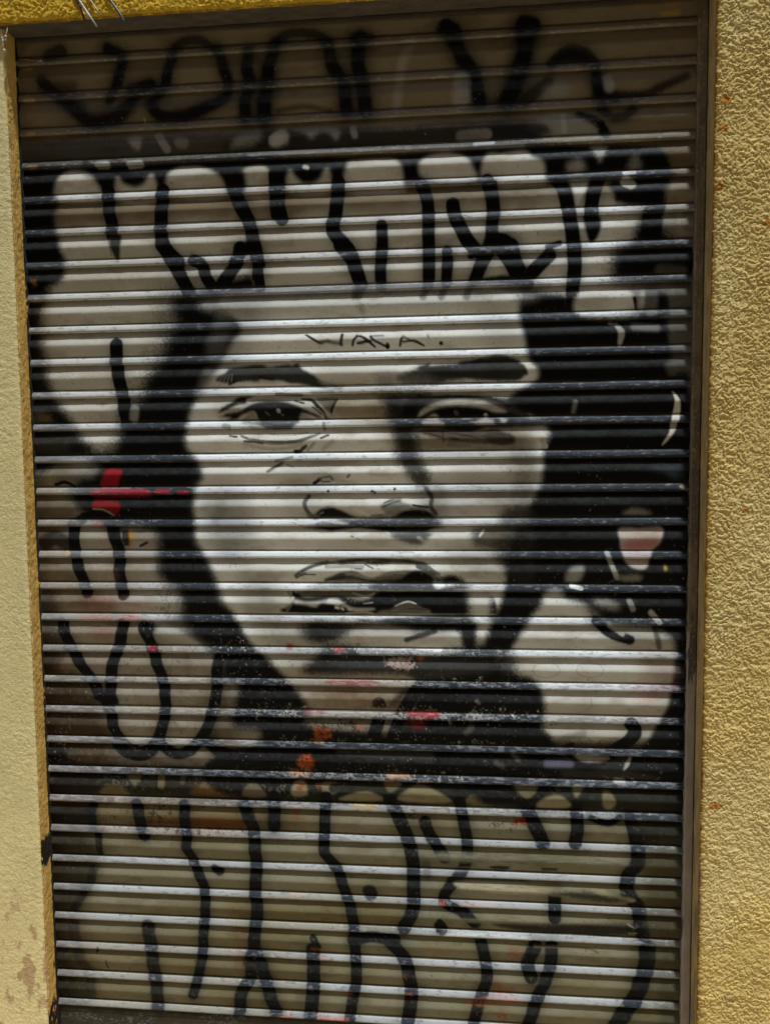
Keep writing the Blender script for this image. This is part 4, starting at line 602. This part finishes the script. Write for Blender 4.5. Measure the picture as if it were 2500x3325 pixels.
rz = np.array(rz); ry = np.array(ry); ph = np.array(ph); ri = np.array(ri)
keep = rz < GND+.066; rz, ry, ph, ri = rz[keep], ry[keep], ph[keep], ri[keep]
NC = 780
xs = np.linspace(.003, 1.612, NC)
XX, ZZ = np.meshgrid(xs, rz); YY = np.repeat(ry[:, None], NC, 1); PH = np.repeat(ph[:, None], NC, 1); RI = np.repeat(ri[:, None], NC, 1)
# small dents, sag and slop of every slat
sl_r = np.random.default_rng(3).random(40)-.5
ZZ = ZZ+.0009*np.sin(XX*2.2+sl_r[RI]*20)*sl_r[RI]*2
YY = YY+(vnoise(XX*7, RI*3.7, 3)-.5)*.0012+(fbm(XX*25, ZZ*25, 2, 4)-.5)*.0008
isridge = (PH < .205)
YY = YY+(vnoise(XX*1.4, RI*7.7, 5)-.5)*.0022+(vnoise(XX*4.5, RI*5.1+PH, 7)-.5)*.0012
for dx_, dz_, dr_, dd_ in ((.42,1.93,.05,.002),(1.18,1.62,.06,.0018),(.22,.98,.05,.0022),(.95,.62,.07,.002),(1.36,.40,.05,.002),(.55,.30,.06,.0018),(1.30,2.2,.05,.0015)): YY = YY+dd_*np.exp(-((XX-dx_)**2+(ZZ-dz_)**2*2)/dr_**2)
YY = YY+(vnoise(XX*160, ZZ*160, 6)-.5)*.00022
col = sample(XX.ravel(), ZZ.ravel()).reshape(len(rz), NC, 3)
# brown darkening in the grooves, grime on the lowest slats
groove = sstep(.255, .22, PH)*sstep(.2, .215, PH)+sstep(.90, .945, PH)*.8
mottle = fbm(XX*30, ZZ*60, 4, 61)
g = groove[..., None]*(.45+.4*mottle[..., None]); col = col*(1-g)+np.array((.045,.03,.015))*g*.8
lowz = sstep(.80, .74, ZZ+.03*(mottle-.5))*(~isridge)
col = col*(1-lowz[..., None]*np.array((.52,.555,.68))*(.80+.45*fbm(XX*6, ZZ*12, 4, 67))[..., None])
lr = sstep(.80, .74, ZZ)*isridge; col = col*(1-.12*lr[..., None])
lit_band = sstep(.30, .42, PH)*sstep(.66, .58, PH)                 # upward face of each slat: sunlit sheen painted pale over the black
col = col+(lit_band*(.005+.022*fbm(XX*120, ZZ*160, 3, 68)))[..., None]*np.array((1.,1.04,1.1))*np.clip(1-col.mean(-1)/.2, 0, 1)[..., None]
stain = sstep(.5, .75, fbm(XX*14, ZZ*40, 4, 66))*(~isridge)*.28
col = col*(1-stain[..., None]*np.array((.7,.85,1.0)))
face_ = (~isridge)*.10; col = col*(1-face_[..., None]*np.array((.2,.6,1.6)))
wear_sheen = isridge*(.5+.9*fbm(XX*60, ZZ*200, 3, 69))*np.clip(1-col.mean(-1)/.25, 0, 1)  # ridge wear on black, with the lost sun sheen put into the colour
col = col+wear_sheen[..., None]*np.array((.030,.034,.040))
wl = isridge*sstep(.30, .02, XX)*sstep(2.1, 1.9, ZZ)*(.3+1.1*fbm(XX*50, ZZ*220, 3, 70))*np.clip(1-col.mean(-1)/.35, 0, 1)
col = col+wl[..., None]*np.array((.17,.16,.15))
# chipped ridges
rc = sstep(.62, .70, fbm(XX*70, ZZ*300, 4, 71)+.20*sstep(1.25,.95,ZZ)*sstep(.55,.75,ZZ)*vnoise(XX*5,RI*2.3,8)+.06*vnoise(XX*6,RI*3.1,9)-.05)*isridge
lumv = col.mean(-1)
tgt = np.where((lumv > .25)[..., None], col*.35, col+np.array((.16,.16,.16)))
col = col*(1-.55*rc[..., None])+tgt*.55*rc[..., None]
shut = empty('roller_shutter', (.8, 0, 0))
tag(shut, 'closed ribbed metal roller shutter painted with a black and white portrait and black graffiti lettering', 'roller shutter')
V = np.stack([XX.ravel(), YY.ravel(), ZZ.ravel()], 1)
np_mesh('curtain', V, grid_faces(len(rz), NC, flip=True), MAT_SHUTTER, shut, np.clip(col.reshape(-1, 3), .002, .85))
# bottom bar
zb = rz[-1]
n_ = 60; xb = np.linspace(.004, 1.611, 420); zz = np.concatenate([np.linspace(zb-.001, .012, n_)])
BX, BZ = np.meshgrid(xb, zz); tt = (zb-BZ)/(zb-.012)
BY = .0068-.003*sstep(0,.1,tt)+(fbm(BX*20,BZ*20,2,5)-.5)*.0015-.010*sstep(.80,.84,tt)
bc = (METAL*.28)[None,None]*(.6+.8*fbm(BX*50,BZ*60,4,77))[...,None]
sp_ = sstep(.62,.68,fbm(BX*250,BZ*250,2,79)); sp_ = sp_*sstep(.5,.7,fbm(BX*12,BZ*30,3,78)); bc = bc*(1-sp_[...,None]*.6)+.2*sp_[...,None]*.5
np_mesh('bottom_bar', np.stack([BX.ravel(),BY.ravel(),BZ.ravel()],1), grid_faces(n_,420,flip=True), MAT_SHUTTER, shut, np.clip(bc.reshape(-1,3),.005,.8))

# guide rails: folded channel swept down, worn paint
def rail(name, prof, z0, z1, colf):
    zz = np.arange(z0, z1, .003); pr = np.array(prof); seg = []
    for i in range(len(pr)-1):
        m = max(2, int(np.hypot(*(pr[i+1]-pr[i]))/.0012))
        seg += [pr[i]*(1-k_/m)+pr[i+1]*k_/m for k_ in range(m)]
    seg.append(pr[-1]); seg = np.array(seg)
    s_ = np.arange(len(seg))*.0012
    Sg, Zg = np.meshgrid(s_, zz); X_ = np.repeat(seg[None,:,0],len(zz),0)+(fbm(Sg*30,Zg*9,3,81)-.5)*.0016; Y_ = np.repeat(seg[None,:,1],len(zz),0)+(fbm(Sg*60,Zg*40,3,83)-.5)*.0010
    return np_mesh(name, np.stack([X_.ravel(),Y_.ravel(),Zg.ravel()],1), grid_faces(len(zz),len(seg)), MAT_METAL, shut, np.clip(colf(Sg,Zg,X_).reshape(-1,3),.004,.8))
def rail_col(Sg, Zg, X_):
    a = fbm(Sg*90, Zg*30, 4, 91); b_ = fbm(Sg*40, Zg*7, 4, 93)
    c = np.array((.165,.127,.078))*(.55+.9*a)[...,None]
    lowp = sstep(1.145, 1.135, Zg+.01*(a-.5))*(X_ < 1.6225)
    c = c*(1-lowp[...,None])+np.array((.30,.25,.21))*(.7+.5*a)[...,None]*lowp[...,None]
    pe = sstep(.60,.66,b_)*.8*(.4+lowp*.6); c = c*(1-pe[...,None])+np.array((.02,.015,.01))*pe[...,None]
    sp = sstep(.74,.78,fbm(Sg*300,Zg*260,2,95)); return c*(1-sp[...,None])+np.array((.35,.24,.12))*sp[...,None]
rail('guide_rail', [(1.6030,.030),(1.6010,-.0105),(1.6030,-.0125),(1.6200,-.0120),(1.6222,-.0100),(1.6232,.004)], .01, GND+.062, rail_col)
rail('guide_rail', [(-.006,.004),(-.0035,-.0045),(.0010,-.0050),(.0025,.020)], .01, GND+.062, lambda Sg,Zg,X_: np.array((.012,.009,.006))*(.5+fbm(Sg*90,Zg*30,3,97))[...,None])  # left rail near black: shade of the end gap put into its colour

# ------------------------------------------------------------------ stucco front
def relief(u, v, kind):
    if kind == 'rough':
        wx = fbm(u*60, v*60, 2, 101)-.5; wy = fbm(u*60, v*60, 2, 103)-.5
        a = vnoise(u*215+wx*4+v*40, v*250+wy*4, 105); b_ = vnoise(u*330+wx*6, v*350+wy*6, 107)
        rd = 1-np.abs(2*a-1); rd2 = 1-np.abs(2*b_-1)
        m = .55+.9*fbm(u*14, v*14, 3, 109)
        c_ = vnoise(u*130+wx*4, v*130, 108)
        g_ = vnoise(u*420+wx*3, v*440, 110)
        return (.0017*sstep(.40,.60,.45*a+.55*b_)+.0011*g_+.0013*c_)*m*1.05
    wx = fbm(u*30, v*30, 2, 111)-.5
    a = vnoise(u*230+v*90+wx*5, v*190-u*60, 113); b_ = vnoise(u*110+v*40+wx*3, v*90-u*30, 114)
    return (.0005*sstep(.35,.65,a)+.0005*b_)*(.35+1.3*fbm(u*12, v*10, 3, 115))
def stucco(name, parent, xs_, zs_, y, kind, colf, ed_l=0, ed_r=0, ed_b=0, amp=1.):
    Xs, Zs = np.meshgrid(xs_, zs_); fx_ = np.clip(.006/np.gradient(xs_), 0, 1)[None, :]**2; fz_ = np.clip(.006/np.gradient(zs_), 0, 1)[:, None]**2; h = relief(Xs, Zs, kind)*amp*fx_*fz_; Y_ = y-h
    if ed_l: Y_ += .006*np.exp(-np.maximum(Xs-xs_[0],0)/.004); Xs = Xs+(fbm(Zs*80,Xs*10,3,121)-.5)*.006*np.exp(-np.maximum(Xs-xs_[0],0)/.01)
    if ed_r: Y_ += .006*np.exp(-np.maximum(xs_[-1]-Xs,0)/.004); Xs = Xs+(fbm(Zs*80,Xs*10,3,123)-.5)*.004*np.exp(-np.maximum(xs_[-1]-Xs,0)/.01)
    if ed_b: Y_ += .005*np.exp(-np.maximum(Zs-zs_[0],0)/.004); Zs = Zs+(fbm(Xs*80,Zs*10,3,125)-.5)*.006*np.exp(-np.maximum(Zs-zs_[0],0)/.01)
    V_ = np.stack([Xs.ravel(),Y_.ravel(),Zs.ravel()],1)
    c = colf(Xs, Zs, h)
    return np_mesh(name, V_, grid_faces(len(zs_),len(xs_)), MAT_STUCCO, parent, np.clip(c.reshape(-1,3),.01,.85))
def spaced(a, b_, d, far=None, r=1.12):
    """fine steps from a to b_, then growing steps to far"""
    v = list(np.arange(a, b_, d*(1 if b_ > a else -1)))
    if far is not None:
        s = d
        while (v[-1] < far) if far > a else (v[-1] > far):
            s = min(s*r, .25); v.append(v[-1]+(s if far > a else -s))
    return np.array(v) if v[-1] > v[0] else np.array(v[::-1])
YEL = np.array((.65,.465,.165)); PALE = np.array((.69,.56,.27)); DEEP = np.array((.66,.40,.045)); ORA = np.array((.45,.16,.02))
def col_right(X, Z, h):
    c = YEL[None,None]*(.85+.3*fbm(X*9,Z*9,4,131))[...,None]; t = sstep(.35,.7,fbm(X*4,Z*3,3,133))[...,None]; c = c*(1-.4*t)+PALE*.4*t
    for (cx,cz,rx,rz_) in ((1.735,2.565,.035,.02),(1.645,2.325,.012,.010),(1.64,2.265,.010,.008),(1.637,2.14,.008,.010),(1.74,2.06,.012,.008),(1.655,.745,.016,.008),(1.80,.58,.02,.02),(1.705,1.43,.008,.006),(1.77,1.92,.01,.008)):
        dd = ((X-cx)/rx)**2+((Z-cz)/rz_)**2+(fbm(X*120,Z*120,3,135)-.5)*1.6; k_ = sstep(1.2,.7,dd)[...,None]*.85; c = c*(1-k_)+ORA*k_
    k_ = (np.exp(-np.maximum(X-1.624,0)/.006)*.9)[...,None]; c = c*(1-k_)+np.array((.42,.22,.03))*k_  # edge by the opening: its shade put into a deeper ochre
    st = (sstep(.55,.7,fbm(X*30,Z*30,3,137))*.35*sstep(.5,.1,Z))[...,None]; return c*(1-st)+np.array((.28,.12,.08))*st
def col_left(X, Z, h):
    c = PALE[None,None]*(.9+.2*fbm(X*12,Z*12,4,141))[...,None]; 
    pk = fbm(X*40,Z*22,4,143)+.25*np.exp(-((X+.035+.01*np.sin(Z*30))/.022)**2)*sstep(.42,.2,Z); k_ = (sstep(.62,.72,pk)*.6*sstep(.55,.3,Z)+sstep(.68,.72,fbm(X*180,Z*90,2,145))*.15)[...,None]
    return c*(1-k_)+np.array((.34,.16,.09))*k_
def col_lint(X, Z, h):
    return DEEP[None,None]*(.85+.3*fbm(X*15,Z*15,4,151))[...,None]
bl = empty('building_front', (.8, .06, 0)); tag(bl, 'rough yellow stucco shopfront wall framing the painted shutter', 'building')
ZT = 5.2
zsd = np.concatenate([np.arange(.0, GND+.06, .0021)]); ztop = spaced(GND+.06, GND+.2, .0024, ZT)
LINT = GND+.0605
stucco('wall', bl, spaced(1.624,1.84,.0015,5.0), np.concatenate([np.arange(0, GND+.06, .0016), ztop[:-1]]), -.063, 'rough', col_right, ed_l=1)
stucco('wall', bl, spaced(0,-.16,.0021,-3.5), zsd[zsd < LINT+.02], -.048, 'fine', col_left, ed_r=1)
stucco('lintel', bl, np.concatenate([spaced(0,-.1,.004,-3.5)[:-1], np.arange(0,1.0,.002), np.arange(1.0,1.6245,.004)]), spaced(LINT,GND+.20,.0019,ZT)[:], -.066, 'rough', col_lint, ed_b=1)
# reveals and soffit
def reveal(name, x, y0, y1, z0, z1, colf, amp, sgn, stepy=.0018, sz=.0024):
    ys_ = np.linspace(y0, y1, max(4,int(abs(y1-y0)/stepy))); zz = np.arange(z0, z1, sz); Yg, Zg = np.meshgrid(ys_, zz)
    X_ = x+sgn*amp*(fbm(Yg*170, Zg*110, 3, 161)+.8*fbm(Yg*20,Zg*16,3,163)-.9)
    return np_mesh(name, np.stack([X_.ravel(),Yg.ravel(),Zg.ravel()],1), grid_faces(len(zz),len(ys_),flip=(sgn<0)), MAT_STUCCO, bl, np.clip(colf(Yg,Zg).reshape(-1,3),.006,.8))
def cl(Y, Z):
    c = np.array((.62,.37,.10))[None,None]*(.75+.5*fbm(Y*60,Z*30,4,171))[...,None]
    hole = np.exp(-(((Z-.555)/.05)**2))*1.1+np.exp(-(((Z-.10)/.06)**2))*.95+np.exp(-(((Z-.235)/.03)**2))*.55
    k_ = sstep(.8,1.0,hole+.8*(fbm(Y*90,Z*60,3,173)-.25))[...,None]; c = c*(1-k_)+np.array((.035,.022,.02))*k_
    cr = sstep(.9,1.0,1-np.abs(fbm(Z*18,Y*6,2,175)-.5)*30)[...,None]*.3; return c*(1-cr)+np.array((.15,.08,.02))*cr
reveal('reveal', .0002, -.047, .012, 0, LINT+.001, cl, .0026, 1)
def cr_(Y, Z):
    c = np.array((.46,.32,.14))[None,None]*(.6+.8*fbm(Y*60,Z*25,4,181))[...,None]; k_ = sstep(-.052,-.0605,Y+.004*(fbm(Y*50,Z*60,3,183)-.5))[...,None]; c = c*(1-k_)+np.array((.36,.19,.03))*k_
    ln = np.exp(-np.abs(Y+.004+.006*(fbm(Z*9,Y*0+3,3,187)-.5))/.0011)[...,None]*sstep(1.25,1.0,Z)[...,None]*.85; c = c*(1-ln)+np.array((.02,.014,.008))*ln
    m = sstep(.62,.7,fbm(Y*40,Z*12,4,185))[...,None]*.5*sstep(.9,.6,Z)[...,None]; return c*(1-m)+np.array((.16,.13,.10))*m
reveal('reveal', 1.6238, -.062, .012, 0, LINT+.001, cr_, .0016, -1)
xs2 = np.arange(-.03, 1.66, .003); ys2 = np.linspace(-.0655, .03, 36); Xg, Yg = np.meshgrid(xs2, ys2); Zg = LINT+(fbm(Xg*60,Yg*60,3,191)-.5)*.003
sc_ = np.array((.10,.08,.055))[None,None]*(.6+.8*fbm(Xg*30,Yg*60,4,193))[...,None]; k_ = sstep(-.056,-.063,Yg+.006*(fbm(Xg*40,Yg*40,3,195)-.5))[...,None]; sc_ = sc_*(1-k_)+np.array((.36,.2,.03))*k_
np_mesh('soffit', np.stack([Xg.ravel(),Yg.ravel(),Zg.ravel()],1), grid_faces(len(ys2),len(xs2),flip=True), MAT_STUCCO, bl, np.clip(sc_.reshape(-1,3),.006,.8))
hs = MB(); hs.box(-.02,1.65,.030,.05,2.40,LINT+.05); hs.build('shutter_housing', mat_painted('dark_housing',c=(.03,.025,.02)), shut)
# dark angle iron strip between soffit and first slat
hs = MB(); hs.box(.0,1.624,-.0035,.012,LINT-.0085,LINT-.0020); hs.build('head_strip', mat_painted('head_strip_paint', rough=.6, c=(.06,.05,.035), grain=.3, gscale=60), shut)
# solid wall body behind the render so that it has thickness
wb = MB(); wb.box(-3.5,-.004,-.046,.30,0,LINT+.01).box(1.627,5.0,-.058,.30,0,ZT).box(-3.5,1.626,-.060,.30,LINT+.012,ZT); wb.build('wall_core', mat_painted('ochre_core', rough=.9, c=(.5,.36,.13)), bl)

# ------------------------------------------------------------------ pavement and street
pv = MB(); pv.box(-12,14,-1.25,.3,-.20,0); pvo = pv.build('pavement', MAT_PAVE); tag(pvo, kind='structure')
kb = MB(); kb.box(-12,14,-1.40,-1.252,-.20,.002); tag(kb.build('kerb', MAT_TRIM, bevel=.008), kind='structure')
rd = MB(); rd.box(-60,60,-4.2,-1.404,-.3,-.12); tag(rd.build('road', mat_painted('worn_asphalt', rough=.85, c=(.22,.18,.13), grain=.3, gscale=60)), kind='structure')
p2 = MB(); p2.box(-12,14,-5.4,-4.204,-.3,0); tag(p2.build('far_pavement', MAT_PAVE), kind='structure')
gr = MB(); gr.box(-80,80,-80,80,-.5,-.31); tag(gr.build('ground', mat_painted('ground_earth', rough=.9, c=(.2,.16,.11))), kind='structure')

# ------------------------------------------------------------------ the house across the narrow street
ho = empty('house', (1, -5.4, 0)); tag(ho, 'ochre rendered town house with green shutters across the street, behind the viewer', 'house')
hb = MB(); hb.box(-9,11,-8.4,-5.4,0,8.6); hb.build('wall', MAT_FAR, ho)
hb = MB(); hb.box(-9.1,11.1,-8.5,-5.15,8.6,8.85); hb.build('roof', MAT_TRIM, ho)
for fl in range(3):
    for k_ in range(7):
        x = -7.6+k_*2.85; z = (1.0 if fl == 0 else fl*2.8+.6)
        if fl == 0 and k_ in (2, 5):
            d_ = MB(); d_.box(x-.55,x+.55,-5.42,-5.37,.002,2.3); dd = d_.build('door', MAT_WOOD, ho); continue
        f = MB(); f.box(x-.55,x+.55,-5.42,-5.385,z,z+1.4); fo = f.build('window', MAT_GLASS, ho)
        s_ = MB(); s_.box(x-.62,x+.62,-5.40,-5.30,z-.08,z-.004); s_.build('window_sill', MAT_TRIM, ho)
        for sg in (-1, 1):
            s_ = MB(); s_.box(min(x+sg*.56,x+sg*1.06),max(x+sg*.56,x+sg*1.06),-5.40,-5.36,z,z+1.4); s_.build('shutter_leaf', MAT_WOOD, ho)

# ------------------------------------------------------------------ cut cables hanging from above the lintel
def cable(label, mat, pts, r):
    o = MB().tube(pts, r, 8); ob = o.build('cable', mat, None, smooth=True); tag(ob, label, 'cable', 'cut cable ends over the lintel'); return ob
WHT = mat_painted('white_plastic', rough=.5, c=(.42,.40,.33), grain=.04); BLU = mat_painted('blue_plastic', rough=.4, c=(.03,.10,.22), grain=.04); BRN = mat_painted('brown_plastic', rough=.5, c=(.05,.02,.018), grain=.1); CRM = mat_painted('cream_plastic', rough=.45, c=(.38,.34,.19), grain=.05)
YC = -.074
def wp(z0x, z0y, y=YC):     # marks surveyed in the lintel close-up -> metres
    px, py = z0x*.2706, z0y*.2706
    d = np.array([(px-1250)/FPX, -(py-1662.5)/FPX, -1.0]) @ RM; t = (CAM[1]-y)/d[2]
    return (float(CAM[0]+t*d[0]), y, float(CAM[2]+t*d[1]))
cable('longest white cut cable hanging down over the lintel edge', WHT, [wp(800,-400,-.070),wp(880,-150,-.073),wp(960,10),wp(1060,160,-.080),wp(1160,308,-.086)], .0021)
cable('thin cream cable just left of the longest white cable', CRM, [wp(790,-400,-.070),wp(870,-150,-.072),wp(950,10,-.072),wp(1010,120,-.073),wp(1070,222,-.075)], .0013)
cable('dark brown cable end, leftmost of the hanging cables', BRN, [wp(760,-400,-.069),wp(850,-150,-.070),wp(925,10,-.071),wp(975,110,-.072),wp(1012,232,-.073)], .0023)
cable('short cream cable between the white and the blue cables', CRM, [wp(860,-400,-.070),wp(990,-160,-.071),wp(1090,0,-.072),wp(1150,90,-.073),wp(1215,185,-.075)], .0016)
cable('blue cable with a white stripe, rightmost of the hanging cables', BLU, [wp(1100,-400,-.070),wp(1220,-160,-.071),wp(1320,0,-.072),wp(1400,110,-.074),wp(1484,235,-.077)], .0021)
cable('pale cable lying against the blue cable', WHT, [wp(1112,-400,-.072),wp(1232,-160,-.073),wp(1334,0,-.075),wp(1414,110,-.077),wp(1490,232,-.079)], .0009)
# cobweb tatters at the corner of the lintel
wbm = mat_painted('cobweb_silk', rough=.8, c=(.5,.45,.36), grain=.2)
cw = MB()
for pts in ([(85,310),(90,360),(60,430),(30,440),(5,390)],[(90,330),(75,400),(70,480),(40,470)],[(30,450),(38,530),(50,600)],[(5,380),(-10,350)],[(65,430),(80,470),(72,485)],[(20,440),(45,475),(65,460)]):
    cw.tube([wp(a_, b_, -.062-.002*math.sin(a_)) for a_, b_ in pts], .0007, 5)
cw.tube([wp(50,580,-.062),wp(52,600,-.062),wp(52,622,-.062)], [.0012,.0045,.0015], 7)
cw.tube([wp(72,425,-.062),wp(66,440,-.063)], [.003,.002], 6)
tag(cw.build('cobweb', wbm, None, smooth=True), 'dusty cobweb tatters hanging at the left end of the lintel', 'cobweb')
cw = MB()
cw.tube([wp(205,712,-.001),wp(300,706,-.004),wp(400,722,-.003),wp(455,730,-.003),wp(492,720,-.0045),wp(505,728,-.004)], [.0004,.0004,.0004,.0004,.0018,.0006], 6)
tag(cw.build('cobweb', wbm, None, smooth=True), 'thin cobweb thread across the left end of the topmost slat', 'cobweb')
